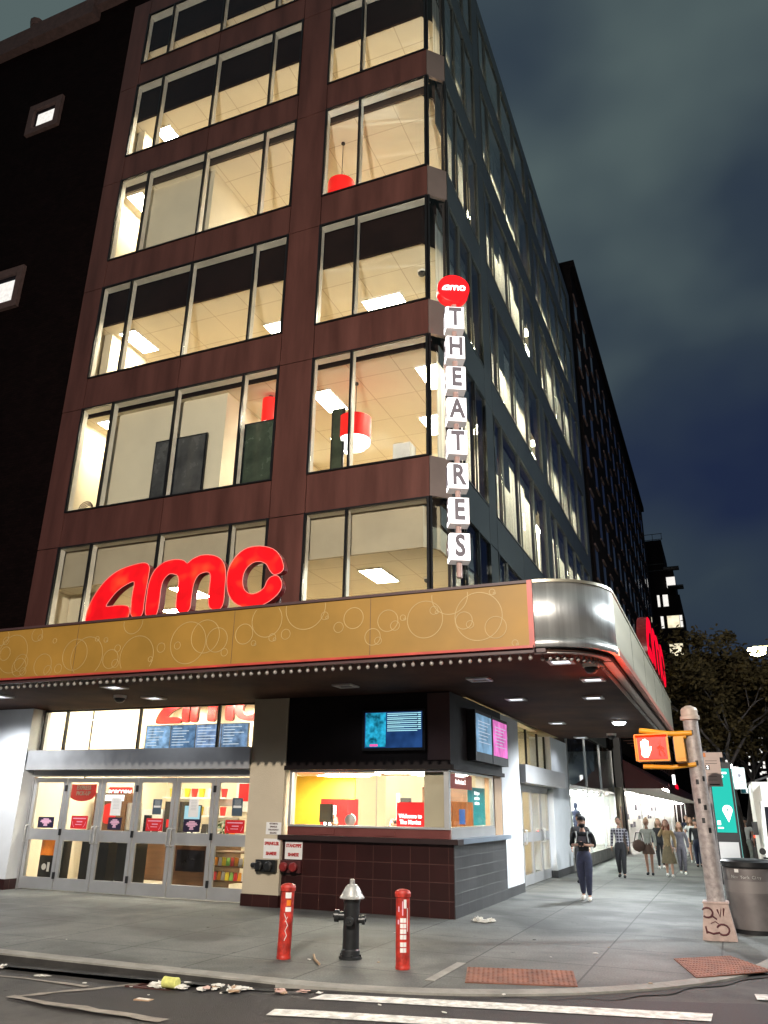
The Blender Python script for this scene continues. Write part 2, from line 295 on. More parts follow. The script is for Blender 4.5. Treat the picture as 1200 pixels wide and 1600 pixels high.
def tag(o, label=None, cat=None, group=None, kind=None):
    if label: o['label'] = label
    if cat: o['category'] = cat
    if group: o['group'] = group
    if kind: o['kind'] = kind
    return o
def thing(name, label, cat, loc=(0, 0, 0), rz=0, group=None):
    o = bpy.data.objects.new(name, None); S.collection.objects.link(o); o.location = loc; o.rotation_euler = (0, 0, rz)
    o.empty_display_size = .1
    return tag(o, label, cat, group)
def dup(root, loc=None, rz=None, label=None, parent=None):
    r = root.copy(); S.collection.objects.link(r)
    if parent is not None: r.parent = parent
    if loc is not None: r.location = loc
    if rz is not None: r.rotation_euler = (0, 0, rz)
    if label: r['label'] = label
    for ch in [o for o in root.children]: dup(ch, parent=r)
    return r
def box(*a): return MB().box(*a)
def each(name, m_, parent, boxes):
    for q in boxes: MB().box(*q).build(name, m_, parent)
def text_mesh(txt, size=1.0, depth=0.01, bold=0.0, align='CENTER', sx=1.0, sp=1.0, ls=1.0):
    cu = bpy.data.curves.new('lettering', 'FONT'); cu.body = txt; cu.size = size; cu.extrude = depth/2; cu.offset = bold; cu.align_x = align; cu.align_y = 'CENTER'
    cu.space_character = sp; cu.space_line = ls; cu.resolution_u = 3
    o = bpy.data.objects.new('lettering', cu); S.collection.objects.link(o); bpy.context.view_layer.update()
    dg = bpy.context.evaluated_depsgraph_get(); me = bpy.data.meshes.new_from_object(o.evaluated_get(dg)); bpy.data.objects.remove(o)
    me.transform(Matrix.Diagonal((sx, 1, 1, 1))); return me
def frame_M(c, right, up):
    r = Vector(right).normalized(); u = Vector(up).normalized(); n = r.cross(u)
    M = Matrix((r, u, n)).transposed().to_4x4(); M.translation = Vector(c); return M
def textat(mb, txt, c, right, up, size, depth=.004, **k):
    return mb.addmesh(text_mesh(txt, size, depth, **k), frame_M(c, right, up))
RX, RU, RY = (1, 0, 0), (0, 0, 1), (0, 1, 0)
def lettering(txt, c, right, m_, parent, size, depth=.004, name='lettering', **k):
    return textat(MB(), txt, c, right, RU, size, depth, **k).build(name, m_, parent)
# ---------------------------------------------------------------- ground
def arc(cx, cy, r, a0, a1, n): return [(cx+r*math.cos(math.radians(a0+(a1-a0)*i/n)), cy+r*math.sin(math.radians(a0+(a1-a0)*i/n))) for i in range(n+1)]
KX, KY, KR = 0.55, 8.93, 5.55
RZ = -.045
def zr(x):
    u = min(1, max(0, (x+7.0)/3.0)); return -.15+(.15+RZ)*u*u*(3-2*u)
corner = arc(KX-KR, KY+KR, KR, -90, 0, 20)
corner[:] = [(x+(.0 if i == 0 or i == 20 else 0), y) for i, (x, y) in enumerate(corner)]
b = MB(); xs_ = [-300, -60, -20, -12, -9]+[-7+.25*i for i in range(13)]+[-3, 0, 4, 20, 300]; ys_ = [-300, -20, 0, 4, 6, 8, 10, 14, 30, 100, 500]
for i in range(len(xs_)-1):
    for j in range(len(ys_)-1): b.poly([(xs_[i], ys_[j], zr(xs_[i])), (xs_[i+1], ys_[j], zr(xs_[i+1])), (xs_[i+1], ys_[j+1], zr(xs_[i+1])), (xs_[i], ys_[j+1], zr(xs_[i]))], True)
b.build('road', 'asphalt', kind='structure', base=(0, 0, 0))
def sheet(pts, dz, name, m_, n=14):
    # a quad draped on the road, dz above it
    A, B_, C2, D = [Vector((x, y, 0)) for x, y in pts]; mb = MB()
    for i in range(n):
        q = [A.lerp(B_, i/n), A.lerp(B_, (i+1)/n), D.lerp(C2, (i+1)/n), D.lerp(C2, i/n)]; mb.poly([(p.x, p.y, zr(p.x)+dz) for p in q])
    return mb.build(name, m_, kind='structure')
b = MB(); outer = [(-60, KY)]+corner+[(KX, 260)]
ins = [(-60, KY+.18)]+arc(KX-KR, KY+KR, KR-.18, -90, 0, 20)+[(KX-.18, 260)]
b.prism(ins+[(-60, 260)], -.149, 0.0); b.build('pavement', 'walk', kind='structure', base=(0, 0, 0))
G_ = mat('gutter_grime_dark_kerb', (.028, .026, .024), .8, 0, .5, 3, .4, 50)
b = MB(); n = len(outer)
for i in range(n-1):
    (ax, ay), (bx, by) = outer[i], outer[i+1]
    if ay > 13: continue
    for j in range(8):
        p, q = Vector(outer[i]).lerp(Vector(outer[i+1]), j/8), Vector(outer[i]).lerp(Vector(outer[i+1]), (j+1)/8)
        d = (q-p).normalized(); nn = Vector((d.y, -d.x)); w0 = .16+.08*math.sin(p.x*3.1)+.05*math.sin(p.x*11); w1 = .16+.08*math.sin(q.x*3.1)+.05*math.sin(q.x*11)
        b.poly([(p.x+nn.x*w0, p.y+nn.y*w0, zr(p.x)+.0115), (q.x+nn.x*w1, q.y+nn.y*w1, zr(q.x)+.0115), (q.x, q.y, zr(q.x)+.0115), (p.x, p.y, zr(p.x)+.0115)])
        b.poly([(p.x, p.y-.003, -.149), (q.x, q.y-.003, -.149), (q.x, q.y-.003, -.03), (p.x, p.y-.003, -.03)]) if p.x < -5 else None  # dark faces laid over the left kerb, sharing the gutter material
GUT = b
b = MB()
for i in range(n-1):   # kerb stones, one closed strip with gently worn top
    (ax, ay), (bx, by), (cx, cy), (dx, dy) = outer[i], outer[i+1], ins[i+1], ins[i]
    b.hull([(ax, ay, -.149), (bx, by, -.149), (cx, cy, -.149), (dx, dy, -.149)], [(ax, ay, -.01), (bx, by, -.01), (cx, cy, .003), (dx, dy, .003)])
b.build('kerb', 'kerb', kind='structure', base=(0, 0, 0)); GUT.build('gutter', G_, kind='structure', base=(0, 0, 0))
sheet([(-7.51, 7.49), (-5.2, 7.2), (-5.0, 8.85), (-6.74, 8.72)], .004, 'road_patch', 'patch')
sheet([(-5.19, 7.0), (3, 7.0), (3, 11.5), (-5.0, 8.6)], .008, 'road_patch', 'patch', 24)
def strip(a, b_, w, name='road_stripe', m_='paint', z=-.137, n=16, jag=.014, lab=None):
    a, b_ = Vector((*a, zr(a[0])+z+.15)), Vector((*b_, zr(b_[0])+z+.15)); d = (b_-a).normalized(); p = Vector((-d.y, d.x, 0))*w/2; mb = MB()
    L_ = [a+(b_-a)*i/n for i in range(n+1)]; A = [q+p*(1+random.uniform(-jag, jag)*3) for q in L_]; B = [q-p*(1+random.uniform(-jag, jag)*3) for q in L_]
    for i in range(n): mb.poly([B[i], B[i+1], A[i+1], A[i]])
    return mb.build(name, m_, kind='structure')
sheet([(-4.34, 8.48), (-.42, 9.36), (-.41, 9.70), (-4.30, 8.76)], .016, 'crossing_stripe', 'paint', 16)
sheet([(-4.40, 7.70), (-.4, 8.59), (-.4, 8.87), (-4.45, 7.96)], .016, 'crossing_stripe', 'paint', 16)
sheet([(.02, 10.6), (3.0, 11.2), (3.0, 11.5), (.0, 10.9)], .016, 'crossing_stripe', 'paint', 8)
strip((-7.55, 7.62), (-6.74, 8.78), .1, 'road_seam', 'scuff', -.139, 10, .2)
strip((-7.6, 7.6), (-5.25, 7.25), .13, 'road_seam', 'scuff', -.138, 10, .2)
strip((-9.4, 8.1), (-8.35, 7.93), .16, 'crossing_stripe', 'scuff', -.137, 6, .1)
strip((-12.5, 8.45), (-7.2, 8.38), .05, 'road_seam', 'scuff', -.138, 16, .4)
# drain grating by the kerb
g = thing('storm_drain', 'rusty storm drain grating in the gutter under the litter', 'drain', (-6.1, 8.78, -.15))
b = MB()
for i in range(12): b.box(-6.72+i*.1, -6.67+i*.1, 8.6, 8.92, -.149, -.128)
b.box(-6.8, -5.5, 8.56, 8.6, -.149, -.125); b.box(-6.8, -5.5, 8.92, 8.928, -.149, -.125); b.build('grate', mat('rusty_iron', (.09, .035, .03), .7, .4, .4, 8), g)
MB().box(-6.8, -5.5, 8.6, 8.92, -.1495, -.140).build('pit', 'black', g)
def pad(name, q, label):
    t = thing(name, label, 'ramp pad', (q[0][0], q[0][1], 0)); b = MB(); b.hull([(x, y, .0005) for x, y in q], [(x, y, .012) for x, y in q]); b.build('mat', 'tactile', t)
    d = MB(); A, B, C, D = [Vector((x, y, .012)) for x, y in q]
    nx, ny = 22, 10
    for i in range(nx):
        for j in range(ny):
            u, v = (i+.5)/nx, (j+.5)/ny; p = A.lerp(B, u).lerp(D.lerp(C, u), v)
            d.lathe([(.017, 0), (.012, .007)], p, 6)
    d.build('domes', 'tactile', t); return t
pad('tactile_pad', [(-3.04, 9.83), (-1.83, 10.2), (-2.03, 11.08), (-3.28, 10.72)], 'orange-red tactile paving pad on the corner ramp facing the crossing')
pad('tactile_pad', [(-.62, 11.35), (.25, 12.25), (-.25, 13.2), (-.95, 12.6)], 'worn red tactile pad in front of the signal pole')
b = MB(); b.box(-3.5, -3.38, 9.75, 11.0, .0005, .008); b.build('ramp_edge', 'kerb', kind='structure')
# ---------------------------------------------------------------- theatre
T = thing('theatre_building', 'six-storey corner cinema with brown metal panels and brightly lit window bands', 'building', (-5.25, 15.1, 0))
YA, XB = 15.1, -4.86
PX0, PX1, Z0, ZR = -16.6, -5.25, 4.6, 29.4
sill = [5.09+4.21*k for k in range(6)]; head = [8.31+4.21*k for k in range(5)]+[28.6]
ceil = [7.30, 12.45, 15.60, 20.78, 23.93, 27.3]
LB, RB = (-15.83, -9.33), (-8.36, -5.27)
mullL, mullR = (-14.71, -12.53, -10.40), (-7.27,)
BAYS = [((15.56, 18.70), (16.52, 17.62)), ((19.50, 26.80), (20.45, 22.60, 24.75)), ((27.65, 37.4), (28.9, 31.05, 33.2, 35.3))]
G = .022
pa = MB(); pb = MB(); PC = []; bk = MB(); K['cpanel'] = mat('beige_corner_panel', (.20, .15, .13), .4, .4, .12, 1)
def cpan(a, c2): PC.append(MB().hull(a, c2))
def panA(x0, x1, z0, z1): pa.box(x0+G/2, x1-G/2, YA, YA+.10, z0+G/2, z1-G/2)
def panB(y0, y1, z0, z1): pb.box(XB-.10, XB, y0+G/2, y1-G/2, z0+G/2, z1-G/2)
levels = [4.6]+head[:5]+[28.6]
for k in range(6):     # columns, split at every window head
    z0 = Z0 if k == 0 else head[k-1]; z1 = head[k] if k < 5 else ZR
    panA(PX0, LB[0], z0, z1); panA(LB[1], RB[0], z0, z1)
    for y0, y1 in ((18.70, 19.50), (26.80, 27.65), (37.4, 38.3)): panB(y0, y1, z0, z1)
for k in range(6):     # spandrels under each window band
    z0 = Z0 if k == 0 else head[k-1]; z1 = sill[k]
    for a, c_ in ((LB[0], -12.53), (-12.53, LB[1])): panA(a, c_, z0, z1)
    panA(RB[0], PX1, z0, z1)
    for (y0, y1), ms in BAYS:
        mid = [y0]+([ms[len(ms)//2]] if len(ms) > 2 else [])+[y1]
        for i in range(len(mid)-1): panB(mid[i], mid[i+1], z0, z1)
    cpan([(PX1, YA, z0+G), (XB, 15.50, z0+G), (XB-.06, 15.56, z0+G), (PX1-.05, YA+.09, z0+G)], [(PX1, YA, z1), (XB, 15.50, z1), (XB-.06, 15.56, z1), (PX1-.05, YA+.09, z1)])
for a, c_ in ((LB[0], -12.53), (-12.53, LB[1]), (RB[0], PX1)): panA(a, c_, 28.6, ZR)
for (y0, y1), ms in BAYS: panB(y0, y1, 28.6, ZR)
cpan([(PX1, YA, 28.6), (XB, 15.50, 28.6), (XB-.06, 15.56, 28.6), (PX1-.05, YA+.09, 28.6)], [(PX1, YA, ZR), (XB, 15.50, ZR), (XB-.06, 15.56, ZR), (PX1-.05, YA+.09, ZR)])
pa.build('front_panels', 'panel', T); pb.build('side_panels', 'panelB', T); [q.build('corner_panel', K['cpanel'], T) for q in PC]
# backing wall behind panels (never behind glass)
for k in range(7):
    z0 = 4.6 if k == 0 else head[k-1]; z1 = sill[k] if k < 6 else ZR-.02
    bk.box(PX0+.02, -5.3, YA+.1+.002, YA+.22, z0, z1); bk.box(XB-.25, XB-.104, 15.6, 38.25, z0, z1)
for k in range(6):
    z0, z1 = sill[k], head[k]
    bk.box(PX0+.02, LB[0], YA+.102, YA+.22, z0, z1); bk.box(LB[1], RB[0], YA+.102, YA+.22, z0, z1)
    for y0, y1 in ((18.70, 19.50), (26.80, 27.65), (37.4, 38.25)): bk.box(XB-.25, XB-.104, y0, y1, z0, z1)
bk.build('backing_wall', 'back', T)
b = MB(); b.prism([(PX0, YA+.3), (-5.3, YA+.3), (-5.1, 15.7), (-5.1, 38.2), (PX0, 38.2)], ZR-.35, ZR-.25); b.build('roof', 'back', T)
b = MB(); b.box(PX0-.0, PX0+.1, YA+.23, 38.2, 4.6, ZR-.4); b.box(PX0+.1, XB-.3, 38.0, 38.2, 4.6, ZR-.4); b.build('rear_wall', 'back', T)
# windows: one part per band per bay, its panes a sub-part
def window_front(x0, x1, ms, k):
    z0, z1 = sill[k], head[k]; o = MB()
    for x in [x0+.02]+list(ms)+[x1-.02]: o.cur = 0; o.box(x-.03, x+.03, YA-.035, YA+.03, z0, z1); o.cur = 1; o.box(x-.022, x+.022, YA+.05, YA+.20, z0+.045, z1-.045)
    o.cur = 0; o.box(x0+.05, x1-.05, YA-.03, YA+.03, z0, z0+.04); o.box(x0+.05, x1-.05, YA-.03, YA+.03, z1-.04, z1)
    o.cur = 1; o.box(x0, x1, YA+.05, YA+.27, z0+.001, z0+.044); o.box(x0, x1, YA+.05, YA+.27, z1-.044, z1-.001)
    w = o.build('window', ['cap', 'reveal'], T)
    p = MB(); xs = [x0+.02]+list(ms)+[x1-.02]
    for i in range(len(xs)-1): p.box(xs[i]+.024, xs[i+1]-.024, YA+.034, YA+.044, z0+.02, z1-.02)
    p.build('pane', 'glass', w)
def window_side(y0, y1, ms, k):
    z0, z1 = sill[k], head[k]; o = MB(); X = XB
    for y in [y0+.02]+list(ms)+[y1-.02]: o.cur = 0; o.box(X-.03, X+.02, y-.022, y+.022, z0, z1); o.cur = 1; o.box(X-.15, X-.05, y-.02, y+.02, z0+.045, z1-.045)
    o.cur = 0; o.box(X-.03, X+.015, y0+.05, y1-.05, z0, z0+.04); o.box(X-.03, X+.015, y0+.05, y1-.05, z1-.04, z1)
    o.cur = 1; o.box(X-.15, X-.05, y0, y1, z0+.001, z0+.044); o.box(X-.15, X-.05, y0, y1, z1-.044, z1-.001)
    w = o.build('window', ['panelB', 'back'], T)
    p = MB(); ys = [y0+.02]+list(ms)+[y1-.02]
    for i in range(len(ys)-1): p.box(X-.044, X-.034, ys[i]+.024, ys[i+1]-.024, z0+.02, z1-.02)
    p.build('pane', 'glassB', w)
def window_corner(k):
    z0, z1 = sill[k], head[k]; o = MB(); A, B = Vector((PX1, YA, 0)), Vector((XB, 15.50, 0)); d = (B-A).normalized(); nn = Vector((d.y, -d.x, 0))
    for q in (A+d*.02, B-d*.02):
        c4 = [q-d*.025+nn*.03, q+d*.025+nn*.03, q+d*.025-nn*.05, q-d*.025-nn*.05]; o.hull([(p.x, p.y, z0) for p in c4], [(p.x, p.y, z1) for p in c4])
    w = o.build('window', ['cap'], T)
    A2, B2 = A+d*.05, B-d*.05; c4 = [A2, B2, B2-nn*.01, A2-nn*.01]
    MB().hull([(p.x, p.y, z0) for p in c4], [(p.x, p.y, z1) for p in c4]).build('pane', 'glass', w)
for k in range(6):
    window_front(*LB, mullL, k); window_front(*RB, mullR, k); window_corner(k)
    for (y0, y1), ms in BAYS: window_side(y0, y1, ms, k)
# rooms behind the glass
K['blind'] = mat('dark_roller_blind', (.05, .055, .055), .7, 0, .3, 2)  # for added dark panels that stand in for dim upper panes
XI, YI = -5.32, 15.42
bulk = ['taupe', 'dark', 'dark', 'brownbulk', 'dark', 'dark']
for k in range(6):
    zf, zc, zh = sill[k]-.05, ceil[k], head[k]
    foot = [(-16.3, YI), (-5.5, YI), (-5.2, 15.72), (-5.2, 37.3), (-6.9, 37.3), (-6.9, 21.4), (-16.3, 21.4)]
    b = MB(); b.prism(foot, zf-.06, zf); b.build('room_floor', 'floorin', T)
    cf = [(-16.3, 15.52), (-5.52, 15.52), (-5.32, 15.78), (-5.32, 37.3), (-6.9, 37.3), (-6.9, 21.4), (-16.3, 21.4)]
    b = MB(); b.prism(cf, zc, zc+.05); b.build('room_ceiling', 'ceil', T)
    # bulkhead from window head down to the ceiling
    b = MB(); top = zh+.6
    b.box(-16.3, -5.54, 15.45, 15.515, zc-.03, top); b.box(-5.314, -5.25, 15.80, 37.3, zc-.03, top)
    b.hull([(-5.54, 15.45, zc-.03), (-5.25, 15.79, zc-.03), (-5.31, 15.80, zc-.03), (-5.55, 15.515, zc-.03)], [(-5.54, 15.45, top), (-5.25, 15.79, top), (-5.31, 15.80, top), (-5.55, 15.515, top)])
    b.build('bulkhead', bulk[k], T)
    b = MB(); b.box(-16.3, -5.5, YI-.18, 15.445, zh+.02, zh+.05); b.box(-5.24, -5.12, 15.8, 37.3, zh+.02, zh+.05); b.build('head_closer', 'dark' if k != 0 else 'taupe', T)
    b = MB(); b.box(-16.36, -16.3, YI, 21.4, zf, top); b.box(-16.3, -6.96, 21.4, 21.46, zf, top); b.box(-6.96, -6.9, 21.4, 37.3, zf, top); b.box(-6.9, -5.15, 37.3, 37.36, zf, top)
    if k in (1, 3): # stair core close behind the glass
        cx = (-11.3, -12.6)[k == 3]
        b.box(-15.15, cx, 15.72, 21.3, zf, zc)
    if k == 0: b.box(-16.25, -15.0, 16.2, 16.35, zf, zc)
    if k in (2, 4): b.box(-16.25, -15.95, 15.9, 18.5, zf, zc)
    b.build('room_wall', 'cream', T)
    random.seed(100+k); bl = []; sh_ = []
    for (y0, y1), ms in BAYS:
        ys = [y0+.02]+list(ms)+[y1-.02]
        for i in range(len(ys)-1):
            hgt = (zh-sill[k])*random.choice((.08, .16, .28, .4) if i < 2 else (.05, .1, .18, .28)); bl.append((XB-.33, XB-.30, ys[i]+.03, ys[i+1]-.03, zh-hgt, zh-.05))
        for i in range(len(ys)-1):
            if random.random() < .85: sh_.append((ys[i]+.03, ys[i+1]-.03, sill[k]+.02, zh-.2))
    each('added_dark_top', K['blind'], T, bl); [MB().poly([(XB-.37, a_, c_), (XB-.37, b2, c_), (XB-.37, b2, d_), (XB-.37, a_, d_)]).build('glow_sheet', K['shade'], T) for a_, b2, c_, d_ in sh_]  # dark tops and glowing sheets, both added to shape the side windows' light
    # columns and partitions seen through the side windows
    b = MB()
    for i, y in enumerate((21.3, 23.6, 29.9, 32.1, 34.4)): b.box(-6.2-(k+i) % 3*.25, -5.45-(k+i) % 2*.3, y, y+.22+.2*((i+k) % 2), zf, zc)
    b.build('room_partition', 'white', T)
# ceiling lights seen through the glass, and unseen ones added for brightness
lit = {0: [((-7.35, 17.25), 'bright ceiling panel light behind the right lowest upstairs window'), ((-12.8, 17.0), 'ceiling panel light glowing behind the big red letters'), ((-10, 19.5), None), ((-14.6, 19), None)],
       1: [((-8.87, 17.1), 'square ceiling light left of the large red pendant lamp'), ((-5.75, 16.9), 'ceiling light beside the corner glass behind the lightbox sign'), ((-9.6, 19.8), None), ((-15.6, 16.4), None), ((-6.6, 19.5), None)],
       2: [((-15.45, 16.55), 'glaring ceiling light at the left end of the third lit storey'), ((-11.0, 17.8), 'ceiling light above the spandrel left of the wide column, third lit storey'), ((-7.43, 17.5), 'glaring ceiling light in the window level with the round red sign'), ((-13, 20), None)],
       3: [((-10.8, 18.5), None), ((-7.0, 18.6), None), ((-15.7, 16.2), None), ((-9.5, 20.4), None)],
       4: [((-15.3, 16.6), 'small glaring ceiling light at the left end of the fifth lit storey'), ((-11.5, 18.4), None), ((-7, 17.9), None)],
       5: [((-14, 19), None)]}
ORD = ('lowest', 'second', 'third', 'fourth', 'fifth', 'topmost')
proto = None
for k, L in lit.items():
    L = L+([((-5.95, y), None) for y in ((20.2, 22.5, 24.4, 26, 28.2, 29.5, 31.4, 33, 36))] )  # avenue-side panels added to brighten the side panes
    for i, ((x, y), lab) in enumerate(L):
        if proto is None:
            proto = thing('ceiling_light', lab, 'ceiling light', (x, y, ceil[k]), 0, 'panel lights in the upstairs ceilings')
            MB().box(-.32, .32, -.62, .62, -.035, -.001).build('frame', 'white', proto, False)
            MB().box(-.28, .28, -.58, .58, -.042, -.036).build('diffuser', 'light', proto, False); o = proto
        else: o = dup(proto, (x, y, ceil[k]))
        if i % 3 == 2 and x > -9: o.rotation_euler.z = math.pi/2
        far = x <= -5.9 and x > -6.2 and y > 20
        o['label'] = lab or (('%s added ceiling light along the avenue side, %s lit storey' % ({20.2: 'nearest', 22.5: 'second nearest', 24.4: 'third nearest', 26: 'fourth nearest', 28.2: 'middle', 29.5: 'fourth farthest', 31.4: 'third farthest', 33: 'second farthest', 36: 'farthest', 24: 'near', 32: 'far'}[y], ORD[k])) if far else 'added ceiling light %s at the %s of the front room, %s lit storey' % ('further back' if y > 18 else 'close to the glass', 'left' if x < -13.5 else 'middle' if x < -9 else 'right', ORD[k]))
# red pendant lamps
def pendant(x, y, z, r, h, top, lab):
    t = thing('pendant_lamp', lab, 'pendant lamp', (x, y, z), 0, 'red drum pendant lamps')
    b = MB(); b.lathe([(r, .0), (r, h)], (x, y, z), 32); b.build('shade', 'lampred', t)
    b = MB(); b.lathe([(r*.6, -.24), (r*.68, -.22), (r*.7, -.12), (r*.94, -.11), (r*.97, -.001)], (x, y, z), 32); b.build('diffuser', 'lampwhite', t)
    b = MB(); b.tube([(x, y, z+h), (x, y, top)], .012, 6); b.lathe([(.06, -.04), (.06, 0)], (x, y, top), 12); b.build('cord', 'black', t)
pendant(-7.78, 16.5, 10.75, .42, .62, 12.44, 'large red drum pendant lamp with white base in the right-hand window')
pendant(-10.28, 16.3, 11.6, .22, .72, 12.44, 'narrow red pendant lamp beside the wide column, second lit storey')
pendant(-8.35, 16.25, 18.55, .40, .62, 20.77, 'red pendant lamp cut off by the sill on the fourth lit storey')
# framed boards leaning in the second-storey window, small clutter
def board(x0, x1, y, z0, z1, lab, m_):
    t = thing('display_board', lab, 'display board', ((x0+x1)/2, y, z0)); MB().box(x0, x1, y, y+.05, z0, z1).build('frame', 'cap', t); MB().box(x0+.05, x1-.05, y-.012, y-.002, z0+.05, z1-.05).build('print', m_, t)
gp = mat('dark_green_print', (.05, .065, .045), .25, 0, .5, 1.5); dp = mat('charcoal_print', (.075, .075, .075), .25, 0, .6, 1.2)
board(-13.45, -11.75, 15.60, 9.3, 11.28, 'dark grey poster case standing behind the second-storey glass', dp)
board(-10.8, -9.5, 15.6, 9.3, 11.3, 'dark green poster case standing beside the wide column', gp)
board(-8.32, -7.95, 16.2, 9.35, 11.6, 'narrow dark panel at the left edge of the right window', gp)
t = thing('storage_box', 'small orange and black box on the sill of the fourth lit storey', 'box', (-14.35, 15.6, 17.78)); MB().box(-14.35, -14.05, 15.45, 15.7, 17.78, 18.05).build('body', 'orange', t); MB().box(-14.37, -14.2, 15.43, 15.6, 17.8, 18.0).build('label_panel', 'black', t)
t = thing('wall_cabinet', 'white cabinet standing behind the right window, second storey', 'cabinet', (-6.3, 16.3, 9.25)); MB().box(-6.55, -6.1, 16.1, 16.5, 9.25, 10.25).build('body', 'white', t); MB().box(-6.54, -6.11, 16.085, 16.098, 9.5, 10.2).build('door', 'paper', t)
t = thing('wire_coil', 'coiled dark cable in the left corner of the second storey', 'cable', (-15.6, 15.6, 9.3)); b = MB()
for i in range(4): b.tube([(-15.62+.26*math.cos(a)*(1-.1*i), 15.6+.03*i, 9.55+.25*math.sin(a)*(1-.12*i)) for a in [j*.5 for j in range(13)]], .014, 5)
b.build('loops', 'darktrim', t)
# dome cameras upstairs
def dome(x, y, z, lab, r=.11):
    t = thing('dome_camera', lab, 'security camera', (x, y, z), 0); b = MB(); b.lathe([(r, -.05), (r, 0)], (x, y, z), 16); b.build('base', 'white', t)
    b = MB(); b.lathe([(.01, -.05-r*.8), (r*.5, -.05-r*.68), (r*.8, -.05-r*.35), (r*.85, -.051)], (x, y, z), 16); b.build('dome', 'black', t)
dome(-5.95, 16.6, 15.6, 'black dome camera on the ceiling near the corner, above the round red sign', .13)
dome(-6.3, 17.9, 7.3, 'dark dome camera on the lowest upstairs ceiling, right window')
# ---------------------------------------------------------------- ground floor shell
b = MB(); b.box(PX0-9, -15.55, 14.9, 15.5, .22, 4.04); b.build('left_pier', 'stuccow', T)
b = MB(); b.box(PX0-9.0, -15.54, 14.88, 15.48, 0, .22); b.build('pier_base', 'tile', T)
b = MB(); b.box(-9.28, -8.44, 14.98, 15.5, .22, 4.04); b.build('middle_pier', 'stucco', T)
b = MB(); b.box(-9.29, -8.43, 14.96, 15.5, 0, .22); b.build('pier_base', 'tile', T)
b = MB(); b.box(-5.5, -4.86, 18.95, 20.80, .2, 4.04); b.build('side_pier', 'stuccow', T)
b = MB(); b.box(-5.5, -4.84, 18.95, 20.78, 0, .2); b.build('pier_base', 'tileb', T)
b = MB(); b.box(-5.6, -4.95, 25.5, 28.3, .2, 4.04); b.build('side_pier', 'stuccow', T)
b = MB(); b.box(-5.6, -4.93, 25.5, 28.3, 0, .2); b.build('pier_base', 'tileb', T)
# lobby volume
b = MB(); b.box(-16.4, -5.3, 15.5, 27.5, -.03, .004); b.build('lobby_floor', mat('lobby_floor', (.42, .38, .30), .35, 0, .1, 1), T)
b = MB(); b.box(-16.4, -10.9, 15.3, 21.6, 4.84, 4.9); b.build('lobby_ceiling', 'ceil', T)
b = MB(); b.box(-16.46, -16.4, 15.5, 21.6, 0, 4.9); b.box(-16.4, -9.0, 21.6, 21.7, 0, 4.9)
b.hull([(-9.1, 15.51, 0), (-9.0, 15.51, 0), (-10.9, 19.9, 0), (-11.0, 19.9, 0)], [(-9.1, 15.51, 4.84), (-9.0, 15.51, 4.84), (-10.9, 19.9, 4.84), (-11.0, 19.9, 4.84)])
b.build('lobby_wall', 'cream', T)
b = MB(); b.prism([(-8.98, 15.5), (-5.3, 15.5), (-5.3, 18.9), (-5.6, 27.4), (-9.0, 27.4), (-9.0, 21.5), (-10.9, 21.5), (-10.9, 19.95)], 4.3, 4.36); b.build('lobby_ceiling', 'ceil', T)
b = MB(); b.box(-9.0, -8.9, 21.6, 27.4, 0, 4.3); b.box(-9.0, -5.3, 27.4, 27.5, 0, 4.3); b.build('lobby_wall', 'cream', T)
# front doors
DX = [-15.50, -14.46, -13.42, -12.38, -11.33, -10.29, -9.29]; YD = 15.25
b = MB(); b.box(-15.54, -9.285, YD-.02, YD+.1, 2.46, 2.60); b.box(-15.54, -15.50, YD-.02, YD+.1, 0, 2.46); b.build('door_frame', 'alu', T)
b = MB(); b.box(-15.52, -9.285, 14.93, YD+.08, 2.605, 3.05); b.build('door_canopy_band', 'alu', T)
b = MB()
for x in (-15.50, -14.80, -12.57, -10.38, -9.31): b.box(x-.022, x+.022, YD, YD+.08, 3.052, 4.03)
b.box(-15.52, -9.285, YD+.001, YD+.079, 3.98, 4.02); tr = b.build('transom_frame', 'cap', T)
MB().box(-15.5, -9.3, YD+.03, YD+.04, 3.06, 3.98).build('pane', 'glass', tr)
def leaf(cx, w, name='door'):
    """built facing -Y with its hinge post at x=0..w, base z=0"""
    o = MB(); s = .105
    o.box(.012, s, 0, .05, .02, 2.43); o.box(w-s, w-.012, 0, .05, .02, 2.43); o.box(s, w-s, .002, .048, .02, .27); o.box(s, w-s, .002, .048, 1.06, 1.30); o.box(s, w-s, .002, .048, 2.33, 2.43)
    return o
def place(o, M_): o.xf(M_); return o
def door(M_, w, handle, hinge):
    d = place(leaf(0, w), M_).build('door', 'alu', T)
    place(MB().box(.105, w-.105, .022, .03, .27, 1.06).box(.105, w-.105, .022, .03, 1.30, 2.33), M_).build('pane', 'glass', d)
    if handle:
        x = w-.05 if handle > 0 else .05
        hb = MB(); hb.tube([(x, 0, 1.02), (x, -.09, 1.03), (x, -.10, 1.06), (x, -.10, 1.34), (x, -.09, 1.37), (x, 0, 1.38)], .016, 8); place(hb, M_).build('handle', 'silver', d)
    if hinge:
        x = w-.004 if hinge > 0 else .004
        hb = MB()
        for z in (.32, 1.24, 2.2): hb.box(x-.03, x+.03, -.03, .01, z-.07, z+.07)
        place(hb, M_).build('hinge', 'black', d)
for i in range(6):
    door(Matrix.Translation((DX[i], YD, 0)), DX[i+1]-DX[i], (-1, 1, -1, 1, -1, 0)[i], (1, 0, 0, 0, 0, 0)[i] or (1 if i in (2, 4) else 0))
DY = [20.82, 22.0, 23.17, 24.33, 25.48]; XD = -5.12
b = MB(); b.box(XD-.1, XD+.02, 20.8, 25.5, 2.42, 2.52); b.build('door_frame', 'alu', T)
